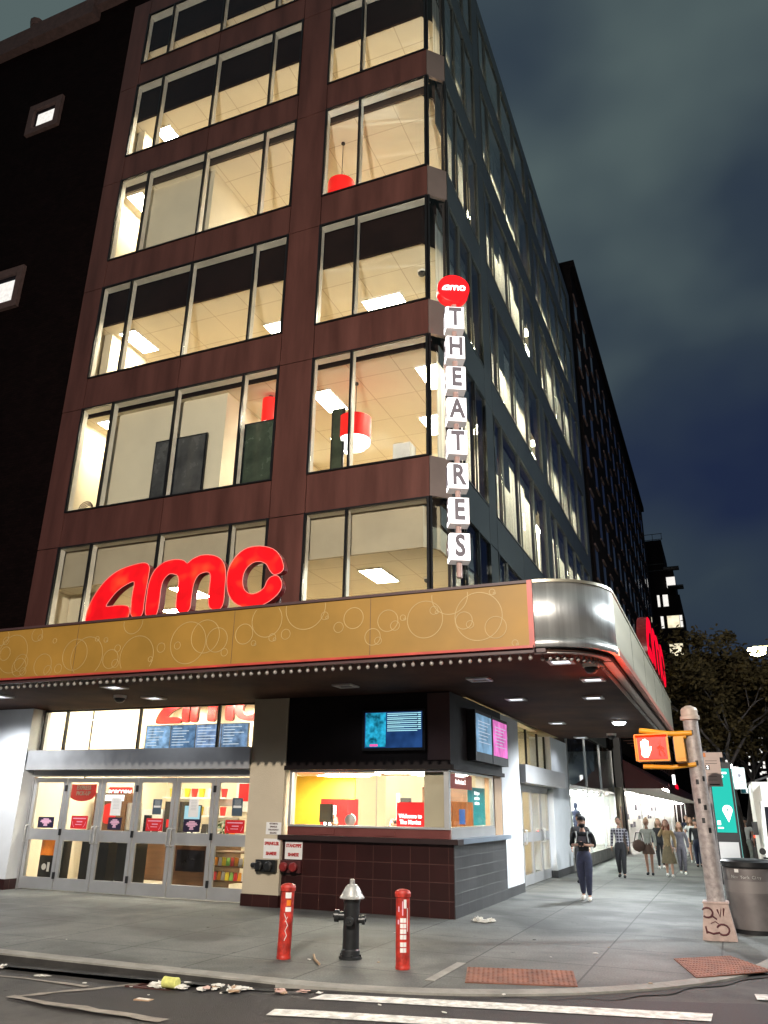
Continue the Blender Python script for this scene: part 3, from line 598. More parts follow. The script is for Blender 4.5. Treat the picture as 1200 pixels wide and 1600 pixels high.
b = MB(); b.box(XD-.1, -4.70, 20.8, 26.3, 2.525, 2.97); b.build('door_canopy_band', 'alu', T)
b = MB()
for y in (20.85, 22.9, 24.4, 25.45): b.box(XD-.05, XD+.01, y-.02, y+.02, 2.972, 4.03)
tr = b.build('transom_frame', 'cap', T); MB().box(XD-.03, XD-.02, 20.85, 25.45, 2.98, 4.03).build('pane', 'glassB', tr)
for i in range(4):
    M_ = Matrix.Translation((XD, DY[i], 0)) @ Matrix.Rotation(math.pi/2, 4, 'Z'); door(M_, DY[i+1]-DY[i], (1, -1, 1, -1)[i], 0)
# ---------------------------------------------------------------- ticket booth (part of the ground floor, a thing of its own)
B = thing('ticket_booth', 'corner ticket booth with dark tiled base, lit window and black header', 'ticket booth', (-4.82, 15.05, 0))
MB().box(-8.43, -4.82, 15.05, 15.3, 0, 1.24).box(-5.07, -4.82, 15.302, 18.94, 0, 1.24).build('tiled_base', 'tile', B)
MB().box(-4.819, -4.806, 15.055, 18.94, 0, 1.235).build('side_tiling', 'tileb', B)
b = MB(); b.box(-8.5, -4.70, 14.93, 15.3, 1.242, 1.33); b.build('ledge', 'ledge', B)
b = MB(); b.box(-5.07, -4.70, 15.302, 19.05, 1.242, 1.33); b.build('side_ledge', 'blue', B)
b = MB(); b.box(-8.36, -4.90, 15.08, 15.14, 1.332, 1.49); b.build('counter_strip', 'strip', B)
b = MB(); b.box(-4.96, -4.88, 15.15, 18.3, 1.332, 1.49); b.build('counter_strip', 'alu', B)
b = MB()
for x in (-7.75, -6.45): b.box(x, x+.45, 15.06, 15.079, 1.36, 1.46)
b.build('cash_tray', 'strip', B)
fr = MB()
fr.box(-8.36, -8.30, 15.06, 15.14, 1.492, 2.57); fr.box(-5.0, -4.90, 15.06, 15.16, 1.492, 2.57); fr.box(-8.30, -5.0, 15.05, 15.15, 1.492, 1.53); fr.box(-8.30, -5.0, 15.05, 15.15, 2.53, 2.57)
fr.box(-4.97, -4.89, 15.16, 18.2, 1.492, 1.53); fr.box(-4.97, -4.89, 15.16, 18.2, 2.53, 2.57); fr.box(-4.97, -4.89, 18.2, 18.3, 1.492, 2.57); fr.box(-6.42, -6.41, 15.09, 15.11, 1.53, 2.53)
fw_ = fr.build('window_frame', 'alu', B)
MB().box(-8.3, -5.0, 15.095, 15.103, 1.53, 2.53).box(-4.934, -4.926, 15.16, 18.2, 1.53, 2.53).build('pane', 'glass', fw_)
MB().box(-5.45, -5.02, 15.2, 15.4, 1.33, 2.57).build('corner_post', 'taupe', B)
MB().box(-5.1, -4.87, 18.302, 18.94, 1.33, 2.60).build('side_jamb', mat('tan_jamb', (.38, .25, .15), .6), B)
MB().box(-8.43, -4.84, 15.0, 15.45, 2.58, 4.04).box(-5.2, -4.84, 15.452, 18.94, 2.58, 4.04).build('header', 'header', B)
MB().box(-5.3, -4.835, 14.985, 14.998, 2.75, 4.02).build('header_trim', 'darktrim', B)
MB().box(-8.45, -4.80, 14.95, 14.999, 2.575, 2.66).box(-4.839, -4.78, 15.0, 18.94, 2.575, 2.66).build('header_moulding', 'header', B)
b = MB(); b.prism([(-8.9, 15.46), (-5.21, 15.46), (-5.21, 18.9), (-6.5, 18.9), (-8.2, 18.9), (-10.2, 18.9)], 2.62, 2.66); b.build('booth_ceiling', 'ceil', B)
MB().box(-8.42, -5.08, 15.32, 15.9, 1.27, 1.32).build('work_counter', 'white', B)
MB().box(-8.42, -5.08, 15.32, 15.4, 0, 1.26).build('inner_wall', 'white', B)
# ---------------------------------------------------------------- marquee canopy
C_ = thing('marquee_canopy', 'street canopy with gold ring-patterned fascia, rounded steel corner and bulb edging', 'canopy', (-4.8, 11.4, 4.05), 0)
YF, XF, ZB, ZT, R_ = 11.4, -1.30, 4.13, 5.08, 1.08
MB().box(-26, -2.42, YF, YF+.06, ZB, ZT).build('gold_fascia', 'gold', C_)
random.seed(11)
def ring(mb, f, cx, cz, r, w, d0, d1, zlo, zhi, xlo, xhi):
    n = 44; run = []
    for i in range(n):
        a = 2*math.pi*i/n; a2 = 2*math.pi*(i+1)/n; q = []
        for aa, rad in ((a, r-w), (a2, r-w), (a2, r), (a, r)): q.append((cx+rad*math.cos(aa), cz+rad*math.sin(aa)))
        if all(zlo < z < zhi and xlo < x < xhi for x, z in q): mb.hull([f(x, z, d0) for x, z in q], [f(x, z, d1) for x, z in q])
fA = lambda x, z, d: (x, YF-d, z)
pr = MB(); seen = []
x = -25.5
while x < -2.6:
    r = random.choice((.05, .07, .09, .14, .18, .22, .30, .38)); cz = random.uniform(ZB+.02, ZT-.02)
    ring(pr, fA, x, cz, r, .011 if r > .12 else .009, .0005+.001*(len(seen) % 3), .003+.001*(len(seen) % 3), ZB+.01, ZT-.01, -25.9, -2.44); seen.append(1)
    if random.random() < .45: ring(pr, fA, x+r*.7, cz-r*.5, r*.45, .009, .0045, .007, ZB+.01, ZT-.01, -25.9, -2.44)
    x += random.uniform(.12, .38)
pr.build('ring_pattern', 'circle', C_)
each('fascia_joint', 'darktrim', C_, [(x-.004, x+.004, YF-.001, YF+.02, ZB, ZT) for x in (-21.6, -18.1, -14.6, -11.1, -7.6, -5.0)])
MB().box(-26, -2.34, YF-.03, YF+.5, ZT+.001, ZT+.045).build('top_rail', 'darktrim', C_)
MB().box(-26, -2.34, YF-.04, YF+.05, ZB-.04, ZB-.002).build('bottom_trim', 'redtrim', C_)
MB().box(-26, -2.2, YF+.02, YF+.10, ZB-.10, ZB-.045).build('bulb_rail', 'darktrim', C_)
MB().box(-2.42, -2.335, YF-.035, YF+.06, ZB-.03, ZT+.04).build('corner_trim', 'redtrim', C_)
ca = arc(XF-R_, YF+R_, R_, -90, 0, 28)
def sweep(path, prof, close=True):
    """prof: list of (offset outward, z)"""
    mb = MB(); rings = []
    n = len(path)
    for i, p in enumerate(path):
        a = Vector(path[max(i-1, 0)]); c2 = Vector(path[min(i+1, n-1)]); d = (c2-a).normalized(); nn = Vector((d.y, -d.x))
        rings.append([(p[0]+nn.x*o_, p[1]+nn.y*o_, z) for o_, z in prof])
    for i in range(n-1): mb.hull(rings[i], rings[i+1], False, False)
    mb.poly(list(reversed(rings[0]))); mb.poly(rings[-1]); return mb
cpath = [(-2.334, YF)]+ca
def smooth_(o):
    for p in o.data.polygons: p.use_smooth = abs(p.normal.z) < .5
    return o
smooth_(sweep(cpath, [(.0, ZB+.10), (.0, ZT), (-.05, ZT), (-.05, ZB+.10)]).build('corner_cladding', 'steel', C_))
sweep(cpath+[(XF, 26.5)], [(.02, ZT+.001), (.02, ZT+.045), (-.08, ZT+.045), (-.08, ZT+.001)]).build('top_rail', 'steelb', C_)
smooth_(sweep(cpath, [(.015, ZB-.03), (.015, ZB+.098), (-.05, ZB+.098), (-.05, ZB-.03)]).build('corner_moulding', 'steel', C_))
MB().box(XF-.06, XF, YF+R_, 26.5, ZB+.08, ZT).build('side_fascia', 'steelb', C_)
each('fascia_joint', 'darktrim', C_, [(XF-.002, XF+.003, y-.004, y+.004, ZB+.08, ZT) for y in (15, 17.6, 20.2, 22.8)])
MB().box(XF-.06, XF+.03, YF+R_, 26.5, ZB-.03, ZB+.078).build('side_trim', mat('pink_trim', (.50, .20, .15), .35, .4), C_)
MB().box(XF-.24, XF-.1, YF+R_+.1, 26.4, ZB-.10, ZB-.035).build('side_rail', mat('pale_rail', (.48, .38, .34), .35, .5), C_)
MB().box(XF-5, XF, 26.5, 26.56, ZB-.05, ZT).build('end_fascia', 'steelb', C_)
sweep(cpath, [(-.10, ZB-.10), (-.10, ZB-.03), (-.2, ZB-.03), (-.2, ZB-.10)]).build('corner_rail', mat('pale_rail_b', (.48, .42, .38), .35, .5), C_)
# soffit with a roof deck above, following the rounded corner
foot = [(-26, YF+.06), (-2.4, YF+.06)]+arc(XF-R_, YF+R_, R_-.07, -90, 0, 14)+[(XF-.07, 26.48), (-4.8, 26.48), (-4.8, 16), (-5.2, 15.6), (-26, 15.6)]
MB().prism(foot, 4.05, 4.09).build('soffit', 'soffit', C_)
foot2 = [(-26, YF+.07), (-2.4, YF+.07)]+arc(XF-R_, YF+R_, R_-.09, -90, 0, 14)+[(XF-.09, 26.4), (-4.85, 26.4), (-4.85, 15.6), (-5.3, 15.09), (-26, 15.09)]
MB().prism(foot2, 4.98, 5.02).build('canopy_roof', 'darktrim', C_)
# bulbs
bm_ = MB(); bm_.lathe([(.012, 0), (.014, -.02), (.03, -.045), (.033, -.065), (.022, -.085), (.004, -.094)], (0, 0, 0), 8)
pts = []
x = -2.45
while x > -17.5: pts.append((x, YF+.13)); x -= .155
cb = arc(XF-R_, YF+R_, R_-.25, -84, -2, 11); side = [(XF-.26, YF+R_+.2+.19*i) for i in range(72)]
allp = cb+pts[:56]+side[:30]
rest = pts[56:]+side[30:]
for i, (x, y) in enumerate(allp[:97]):
    if i == 0: o0 = bm_.build('bulb', 'bulb', C_, False)
    else: o0 = bulb0.copy(); S.collection.objects.link(o0); o0.parent = C_
    if i == 0: bulb0 = o0
    o0.location = Vector((x, y, ZB-.10))-Vector(C_.location)
b = MB()
for x, y in rest+allp[97:]: b.lathe([(.012, 0), (.014, -.02), (.03, -.045), (.033, -.065), (.022, -.085), (.004, -.094)], (x, y, ZB-.10), 6)
b.build('bulb_row', 'bulb', C_, kind='stuff')
# booth display lamps / recessed downlights in the soffit
pd = None
lampspots = [(-11.02, 12.5, 'square recessed soffit light, left of two above the left doors', 1), (-11.3, 14.1, 'square recessed soffit light close above the left door transom', 1), (-6.5, 13.7, 'dim square soffit fixture left of the booth screen', 0), (-3.85, 13.7, 'dim square soffit fixture right of the booth screen', 0),
 (-3.86, 16.5, 'square soffit light above the booth side screens', .8), (-2.3, 16.7, 'thin bright soffit light nearest the side fascia', 1), (-2.15, 12.35, 'white rimmed soffit light tucked behind the rounded corner', .5), (-3.95, 21.5, 'thin soffit light in front of the side doors', 1), (-4.06, 26.0, 'last soffit light beside the far column', 1), (-14.5, 12.9, 'small soffit light towards the left edge of the canopy', .6), (-1.95, 14.3, 'small round-cornered soffit light behind the side bulbs', .8)]
for x, y, lab, s_ in lampspots:
    if pd is None:
        pd = thing('soffit_light', lab, 'soffit light', (x, y, 4.05), 0, 'recessed lights in the canopy soffit')
        b = MB()
        for q in ((-.2, .2, -.2, -.14), (-.2, .2, .14, .2), (-.2, -.14, -.14, .14), (.14, .2, -.14, .14)): b.box(*q, -.03, -.001)
        b.build('rim', 'alu', pd, False); MB().box(-.138, .138, -.138, .138, -.012, -.002).build('lens', emis('soffit_lens', (.9, .93, 1), 2.2), pd, False); o = pd
    else:
        o = dup(pd, (x, y, 4.05), label=lab)
    if 'dim' not in lab:
        l = bpy.data.lights.new('soffit_lamp', 'SPOT'); l.energy = 45*s_; l.color = (.88, .93, 1); l.shadow_soft_size = .12; l.spot_size = math.radians(150); l.spot_blend = .5; q = bpy.data.objects.new('soffit_lamp', l); q.parent = o; q.location = (0, 0, -.04); S.collection.objects.link(q)
dimlens = mat('unlit_lens', (.3, .3, .32), .2)
for o in [o for o in S.objects if o.name.startswith('soffit_light') and ('dim' in o['label'])]:
    for ch in o.children:
        if ch.name.startswith('lens'): ch.data = ch.data.copy(); ch.data.materials[0] = dimlens
def flood(x, y, lab, P, col):
    t = thing('canopy_floodlight', lab, 'floodlight', (x, y, 4.05)); b = MB(); b.lathe([(.19, -.05), (.2, -.001)], (x, y, 4.05), 20); b.build('housing', 'alu', t)
    b = MB(); b.lathe([(.02, -.115), (.12, -.10), (.17, -.051)], (x, y, 4.05), 20); b.build('lens', emis('flood_lens', col, 30), t)
    l = bpy.data.lights.new('flood_lamp', 'SPOT'); l.energy = P; l.color = col; l.shadow_soft_size = .1; l.spot_size = math.radians(165); l.spot_blend = .6
    o = bpy.data.objects.new('flood_lamp', l); o.parent = t; o.location = (0, 0, -.16); S.collection.objects.link(o)
flood(-2.35, 21.4, 'glaring white floodlight under the canopy near the side doors', 2000, (.90, .95, 1))
flood(-15.7, 13.6, 'bright floodlight under the canopy at the left edge above the white pier', 480, (.93, .96, 1))
def domecam(x, y, z, lab, r=.1):
    t = thing('dome_camera', lab, 'security camera', (x, y, z)); b = MB(); b.lathe([(r, -.06), (r*1.05, -.001)], (x, y, z), 16); b.build('base', 'white', t)
    b = MB(); b.lathe([(.01, -.06-r*.8), (r*.5, -.06-r*.68), (r*.8, -.06-r*.35), (r*.85, -.061)], (x, y, z), 16); b.build('dome', 'black', t)
domecam(-11.8, 13.6, 4.05, 'white rimmed dome camera under the canopy above the left doors', .13); domecam(-1.75, 12.75, 4.05, 'dome camera just inside the rounded canopy corner', .13); domecam(-3.0, 25.0, 4.05, 'white dome camera under the far end of the canopy', .14)
# ---------------------------------------------------------------- red channel letters on the canopy
LA = [(0.01, 0.09), (0.02, 0.25), (0.09, 0.46), (0.24, 0.71), (0.46, 0.93), (0.73, 1.07), (1.08, 1.14), (1.33, 1.15), (1.45, 1.06), (1.46, 0.91), (1.44, 0.6), (1.43, 0.34), (1.43, 0.14), (1.38, 0.05), (1.25, 0.04), (1.15, 0.12), (1.13, 0.29), (1.12, 0.53), (1.13, 0.78), (0.95, 0.75), (0.74, 0.64), (0.58, 0.48), (0.49, 0.32), (0.76, 0.32), (0.97, 0.3), (1.08, 0.24), (1.09, 0.09), (1.0, 0.01), (0.63, 0.01), (0.14, 0.01), (0.04, 0.04)]
LM = [(1.50, 0.13), (1.49, 0.39), (1.50, 0.7), (1.57, 0.91), (1.67, 1.03), (1.84, 1.12), (2.08, 1.14), (2.27, 1.1), (2.37, 1.03), (2.48, 1.1), (2.68, 1.16), (2.92, 1.14), (3.11, 1.06), (3.23, 0.92), (3.28, 0.73), (3.29, 0.43), (3.29, 0.18), (3.24, 0.07), (3.13, 0.05), (3.01, 0.09), (2.96, 0.21), (2.95, 0.47), (2.95, 0.72), (2.89, 0.81), (2.75, 0.81), (2.64, 0.75), (2.57, 0.6), (2.55, 0.35), (2.54, 0.12), (2.46, 0.05), (2.33, 0.05), (2.23, 0.13), (2.21, 0.38), (2.22, 0.63), (2.19, 0.79), (2.09, 0.85), (1.96, 0.86), (1.84, 0.75), (1.8, 0.57), (1.8, 0.31), (1.78, 0.11), (1.72, 0.03), (1.57, 0.04)]
LC = [(4.54, 0.73), (4.48, 0.64), (4.35, 0.62), (4.25, 0.72), (4.18, 0.83), (4.05, 0.9), (3.89, 0.9), (3.75, 0.81), (3.68, 0.67), (3.68, 0.5), (3.74, 0.36), (3.87, 0.28), (4.02, 0.29), (4.16, 0.37), (4.22, 0.50), (4.3, 0.57), (4.43, 0.57), (4.52, 0.44), (4.5, 0.3), (4.36, 0.16), (4.15, 0.06), (3.88, 0.03), (3.6, 0.11), (3.41, 0.3), (3.335, 0.58), (3.36, 0.85), (3.51, 1.07), (3.72, 1.19), (4.0, 1.2), (4.29, 1.11), (4.46, 0.94)]
def crm(P, n=3):
    out = []; L = len(P)
    for i in range(L):
        p0, p1, p2, p3 = [Vector(P[(i+j) % L]) for j in (-1, 0, 1, 2)]
        for k in range(n):
            t = k/n; out.append(tuple(.5*((2*p1)+(p2-p0)*t+(2*p0-5*p1+4*p2-p3)*t*t+(3*p1-p0-3*p2+p3)*t**3)))
    return out
def letters(T_, fn, mface, mside, depth, out_=.012):
    """fn(a, b, d) -> world point; d = distance in front of the sign plane"""
    res = []
    for P in (LA, LM, LC):
        Q = crm(P); mb = MB(); mb.cur = 1; mb.hull([fn(a, b, 0) for a, b in Q], [fn(a, b, depth) for a, b in Q]); mb.mi[-1] = 0
        res.append(mb.build('letter', [mface, mside], T_))
    return res
def rimline(T_, fn, d):
    mb = MB()
    for P in (LA, LM, LC):
        Q = crm(P); c2 = len(Q)
        for i in range(c2):
            a, b_ = Vector(Q[i]), Vector(Q[(i+1) % c2]); dd = (b_-a)
            if dd.length < 1e-5: continue
            nn = Vector((dd.y, -dd.x)).normalized()*.012
            q = [a-nn*.2, b_-nn*.2, b_-nn*1.1, a-nn*1.1]; mb.hull([fn(x, y, d+.001) for x, y in q], [fn(x, y, d+.009) for x, y in q])
    return mb.build('trim_line', mat('letter_trim', (.75, .25, .22), .3, em=(1, .1, .1), es=.35), T_)
SG = thing('canopy_letter_sign', 'big glowing red AMC letters standing on the front canopy edge', 'letter sign', (-9.3, 12.1, 5.02))
fS = lambda a, b, d: (-11.6+a, 12.22-d, 5.26+b)
letters(SG, fS, 'red_sign', 'redside', .17); rimline(SG, fS, .17)
b = MB()
for x in (-11.3, -10.75, -10.25, -9.8, -9.35, -8.95, -8.6, -8.35, -7.9, -7.45): b.box(x-.03, x+.03, 12.1, 12.2, 5.02, 5.34)
b.box(-11.4, -7.4, 12.11, 12.16, 5.1, 5.16); b.box(-7.28, -7.22, 12.25, 12.32, 5.02, 5.9); b.build('support_leg', 'darktrim', SG)
S2 = thing('side_letter_sign', 'glowing red letter sign standing on the side canopy edge, seen edge-on', 'letter sign', (-1.42, 21, 5.02))
fS2 = lambda a, b, d: (-1.5+d, 18.7+a*1.4, 5.22+b*1.02)
letters(S2, fS2, 'neonred', 'redside', .22)
b = MB()
for y in (19, 20.2, 21.4, 22.6, 24): b.box(-1.5, -1.44, y-.03, y+.03, 5.02, 5.4)
b.build('support_leg', 'darktrim', S2)
# ---------------------------------------------------------------- vertical lightbox sign
TH = thing('vertical_lightbox_sign', 'vertical sign of eight white letter boxes reading THEATRES under a round red disc', 'blade sign', (-4.38, 14.35, 6.2), math.radians(27))
# local: x along the front face width, y back into the depth; front face at y=-.23
w2, hb_ = .205, .288
for i, ch in enumerate('THEATRES'):
    zc = 5.95-.771*i   # box centre above the base
    d2 = .15; mb = MB(); mb.box(-w2, w2, -d2, d2, zc-hb_, zc+hb_); bx_ = mb.build('letter_box', 'boxside', TH, False)
    f = MB(); f.box(-w2+.012, w2-.012, -d2-.008, -d2-.002, zc-hb_+.012, zc+hb_-.012); f.box(-w2-.008, -w2-.002, -d2+.012, d2-.012, zc-hb_+.012, zc+hb_-.012); f.build('face', 'signwhite', bx_, False)
    t_ = text_mesh(ch, .62, .012, bold=.02, sx=.74)
    l = MB(); l.addmesh(t_, frame_M((0, -d2-.0165, zc), RX, RU)); l.addmesh(t_, frame_M((-w2-.0165, 0, zc), (0, -1, 0), RU) @ Matrix.Scale(.72, 4, (1, 0, 0))); l.build('letter', 'letgrey', bx_, False)
b = MB(); b.tube([(0, .0, -.05), (0, .0, 6.5)], .06, 10)
for z in (.75, 3.0, 5.1): b.tube([(0, .05, z), (-.1, .55, z)], .05, 8); b.box(-.16, .0, .5, .62, z-.12, z+.12)
b.build('mounting_pole', mat('sign_pole_pink', (.45, .30, .27), .4), TH, False)
b = MB(); b.lathe([(.35, -.13), (.365, -.12), (.365, .12), (.35, .13)], (-.02, -.03, 6.74), 36, 'Y'); dsc = b.build('round_emblem', 'discred', TH, False)
M_ = Matrix.Translation((-.02-.27, -.165, 6.67)) @ Matrix.Scale(.118, 4)
for P in (LA, LM, LC):
    Q = crm(P, 2); mb = MB(); mb.hull([M_ @ Vector((a, 0, b)) for a, b in Q], [M_ @ Vector((a, -.1, b)) for a, b in Q]); mb.build('emblem_letter', 'signwhite', dsc, False)
# ---------------------------------------------------------------- screens and signs on the booth
def screen_front():
    t = thing('showtime_screen', 'glowing blue listings screen on the black booth header', 'screen', (-6.0, 14.97, 3.0))
    MB().box(-6.68, -5.33, 14.93, 14.999, 2.93, 3.72).build('housing', 'black', t)
    MB().box(-6.62, -5.39, 14.922, 14.929, 2.98, 3.67).build('display', emis('screen_blue', (.015, .05, .16), 1.0, .5, 3), t)
    MB().box(-6.60, -6.16, 14.917, 14.9215, 3.0, 3.66).build('film_poster', emis('poster_blue', (.02, .35, .55), .9, .75, 9), t)
    b = MB(); random.seed(3)
    for i in range(9):
        z = 3.64-.038*i; b.box(-6.13, -6.13+(.72 if i % 2 == 0 else random.uniform(.15, .5)), 14.917, 14.9215, z-.006, z+.006)
        b.box(-5.47, -5.41, 14.917, 14.9215, z-.009, z+.009)
    for i in range(5): b.box(-6.13, -5.49, 14.919, 14.9214, 3.60-.076*i, 3.615-.076*i)
    b.build('listing_lines', emis('screen_text', (.45, .9, 1), 1.1), t)
    MB().box(-6.50, -6.33, 14.912, 14.9165, 3.01, 3.05).build('rating_tag', emis('pink_tag', (1, .1, .4), 1.2), t)
screen_front()
def screen_side(y0, y1, lab, col, tilt):
    t = thing('side_screen', lab, 'screen', (-4.7, (y0+y1)/2, 2.85), 0, 'portrait screens on the booth side')
    MB().box(-4.838, -4.66, y0, y1, 2.80, 3.82).build('housing', 'black', t)
    MB().box(-4.659, -4.652, y0+.06, y1-.06, 2.98, 3.75).build('display', emis('display_'+lab[:4], col, 1.0, .35, 3), t)
    b = MB()
    for i in range(7): b.box(-4.6515, -4.649, y0+.2, y1-.2-(i % 3)*.15, 3.6-.07*i, 3.615-.07*i)
    b.build('text_lines', emis('display_text', (.7, .8, .95), .8), t)
screen_side(16.15, 17.45, 'pale blue portrait screen nearer the corner on the booth side', (.22, .38, .55), 0); screen_side(17.5, 18.85, 'pink portrait screen beside the white pier on the booth side', (.85, .22, .62), 0)
def wallsign(name, lab, x0, x1, z0, z1, y, lines, size, tc_, bg='paper', bold=.004, sx=.8):
    t = thing(name, lab, 'sign', ((x0+x1)/2, y, z0)); MB().box(x0, x1, y-.008, y-.001, z0, z1).build('plate', bg, t)
    n = len(lines); b = MB()
    for i, s_ in enumerate(lines): textat(b, s_, ((x0+x1)/2, y-.0115, z1-(z1-z0)*(i+.5)/n), RX, RU, size, .004, bold=bold, sx=sx)
    b.build('lettering', tc_, t); return t
redink = mat('red_ink', (.40, .01, .01), .5); darkink = mat('dark_ink', (.08, .03, .03), .5)
wallsign('wall_sign', 'white sign reading SPRINKLER SIAMESE on the cream pier', -8.83, -8.46, .88, 1.25, 14.979, ['SPRINKLER', 'SIAMESE'], .085, redink)
wallsign('wall_sign', 'white sign reading STANDPIPE SIAMESE on the dark booth tiles', -8.37, -7.98, .88, 1.21, 15.049, ['STANDPIPE', 'SIAMESE'], .085, redink)
wallsign('wall_sign', 'small pink sign about sprinklers, highest on the cream pier', -8.80, -8.45, 1.33, 1.56, 14.979, ['AUTOMATIC', 'SPRINKLER', 'THROUGHOUT', 'BUILDING'], .043, darkink, bold=.001)
def siamese(x, y, m1, m2, lab):
    t = thing('fire_department_connection', lab, 'fire connection', (x, y, .6)); b = MB()
    b.box(x-.24, x+.22, y-.09, y-.001, .64, .86)
    b.build('plate', m1, t)
    for dx in (-.12, .1):
        c_ = MB(); c_.lathe([(.05, -.0), (.075, -.03), (.085, -.06), (.085, -.11), (.06, -.13)], (x+dx, y-.09, .75), 16, 'Y'); c_.build('inlet', m2, t)
    return t
s_ = siamese(-8.71, 14.978, 'blackpaint', 'blackpaint', 'black twin fire hose connection on the cream pier')
MB().lathe([(.035, -.12), (.05, -.1), (.05, 0)], (-8.95, 14.93, .75), 12, 'X').build('side_cap', 'blackpaint', s_)
siamese(-8.18, 15.048, mat('dark_red_plate', (.06, .012, .012), .5), mat('dull_red_cap', (.20, .015, .015), .4), 'dull red twin fire hose connection on the dark tiles')
# ---------------------------------------------------------------- posters stuck on the door glass
def poster(x0, x1, z0, z1, mbase, kind, lab, y=15.268):
    t = thing('door_poster', lab, 'poster', ((x0+x1)/2, y, z0), 0, 'notices on the entrance doors'); MB().box(x0, x1, y-.003, y-.0005, z0, z1).build('sheet', mbase, t)
    w, h, cx = x1-x0, z1-z0, (x0+x1)/2; b = MB(); yy = y-.0045
    if kind == 'pink':
        for i, ww in enumerate((.35, .6, .7, .45, .2, .25)): b.box(cx-w*ww/2, cx+w*ww/2, yy, yy+.001, z1-h*(.2+.115*i)-.012, z1-h*(.2+.115*i)+.012)
        b.build('print', 'pinkt', t)
    elif kind == 'redt':
        b.box(cx-w*.4, cx+w*.4, yy, yy+.001, z1-h*.25, z1-h*.17); b.box(cx-w*.15, cx+w*.2, yy, yy+.001, z1-h*.5, z1-h*.42); b.box(cx-w*.22, cx+w*.18, yy, yy+.001, z1-h*.7, z1-h*.65)
        ring(b, lambda X, Z, d: (X, yy+.001-d, Z), cx, z1-h*.35, w*.42, .008, 0, .001, z0+.02, z1-h*.4, x0, x1); b.build('print', 'pinkt', t)
    elif kind == 'slate':
        b.box(cx-w*.38, cx+w*.38, yy, yy+.001, z1-h*.55, z1-h*.42)
        for i in range(5): b.box(cx-w*.3, cx+w*.3, yy, yy+.001, z1-h*(.1+.06*i)-.004, z1-h*(.1+.06*i))
        b.build('print', 'paper', t)
    elif kind == 'smile':
        for i in range(7): b.box(cx-w*.3, cx+w*.3, yy, yy+.001, z1-h*(.12+.08*i)-.004, z1-h*(.12+.08*i))
        b.build('print', 'greyc', t)
    return t
nav = 'navy'; slate = mat('slate_sheet', (.07, .10, .13), .4)
poster(-15.2, -14.72, 1.32, 1.56, nav, 'pink', 'dark notice with pink print on the leftmost door')
poster(-14.2, -13.72, 1.32, 1.60, 'redp', 'redt', 'red notice on the second door, under the round pick-up sign')
poster(-13.12, -12.74, 1.32, 1.58, nav, 'pink', 'dark notice with pink print below the neon popcorn sign, third door')
poster(-13.1, -12.80, 1.62, 2.0, 'paper', 'smile', 'pale notice with a curved line on the third door')
poster(-12.05, -11.6, 1.32, 1.58, 'redp', 'redt', 'red notice under the slate notice on the fourth door')
poster(-11.92, -11.68, 1.66, 1.98, slate, 'slate', 'slate notice with white band on the fourth door')
poster(-11.05, -10.62, 1.32, 1.58, nav, 'pink', 'dark notice with pink print on the fifth door in front of the plant')
poster(-10.95, -10.7, 1.62, 2.0, 'paper', 'smile', 'pale notice with a curved line on the fifth door, beside the monitor')
poster(-9.98, -9.5, 1.32, 1.58, 'redp', 'redt', 'red notice on the rightmost door by the cream pier')
poster(-9.84, -9.58, 1.66, 2.02, slate, 'slate', 'slate notice with white band on the rightmost door')
# ---------------------------------------------------------------- inside the lobby
t = thing('hanging_sign', 'round-bottomed red sign reading EXPRESS PICK-UP inside the second door', 'hanging sign', (-15.0, 16.4, 2.0))
P = [(-.42, .2), (.42, .2)]+[(.42*math.cos(a), -.02-.18*math.sin(a)) for a in [math.pi*i/10 for i in range(11)]]
MB().extr([(p, q) for p, q in P], lambda a, b, d: (-15.0+a, 16.4-d, 2.12+b), 0, .03).build('board', 'redp', t)
lettering('EXPRESS\nPICK-UP', (-14.96, 16.366, 2.17), RX, 'paper', t, .135, bold=.003, sx=.9)
MB().box(-15.02, -14.98, 16.38, 16.39, 2.44, 4.83).build('hanger', 'black', t)
t = thing('neon_sign', 'small red neon sign reading POPCORN behind the third door', 'neon sign', (-15.95, 18.9, 2.0)); MB().box(-16.35, -15.55, 18.9, 18.95, 2.03, 2.32).build('board', 'redp', t); lettering('POPCORN', (-15.95, 18.894, 2.17), RX, 'signwhite', t, .2, bold=.003, sx=.85)
def counter(name, lab, x0, x1, y0, y1, h, mfront, mtop):
    t = thing(name, lab, 'counter', ((x0+x1)/2, (y0+y1)/2, 0.004)); MB().box(x0, x1, y0, y1, .005, h).build('front', mfront, t); MB().box(x0-.03, x1+.03, y0-.03, y1+.03, h+.001, h+.05).build('top', mtop, t); return t
counter('concession_counter', 'dark wood concession counter behind the middle doors', -15.0, -12.0, 18.6, 19.2, .95, 'wood', 'cream')
t = counter('service_counter', 'brown counter with a dark glass front behind the fifth door', -12.75, -11.4, 17.2, 17.8, .95, 'wood', 'white'); MB().box(-12.55, -11.75, 17.18, 17.19, .38, .85).build('glass_front', 'windark', t)
for (x0, x1, y0, y1, h, lab) in ((-14.35, -13.55, 15.9, 16.3, 1.02, 'black waste bin unit behind the second door'), (-13.3, -12.75, 15.9, 16.3, 1.02, 'black waste bin unit behind the third door'), (-15.05, -14.75, 15.75, 16.0, 1.02, 'narrow dark stand at the left lobby wall')):
    t = thing('waste_unit', lab, 'bin', ((x0+x1)/2, y0, .004)); MB().box(x0, x1, y0, y1, .005, h).build('body', 'black', t); MB().box(x0-.02, x1+.02, y0-.02, y1+.02, h+.001, h+.04).build('top', 'cream', t)
t = thing('snack_shelf', 'low shelf full of bright snack packets behind the rightmost door', 'shelf', (-10.6, 16.9, .004)); b = MB()
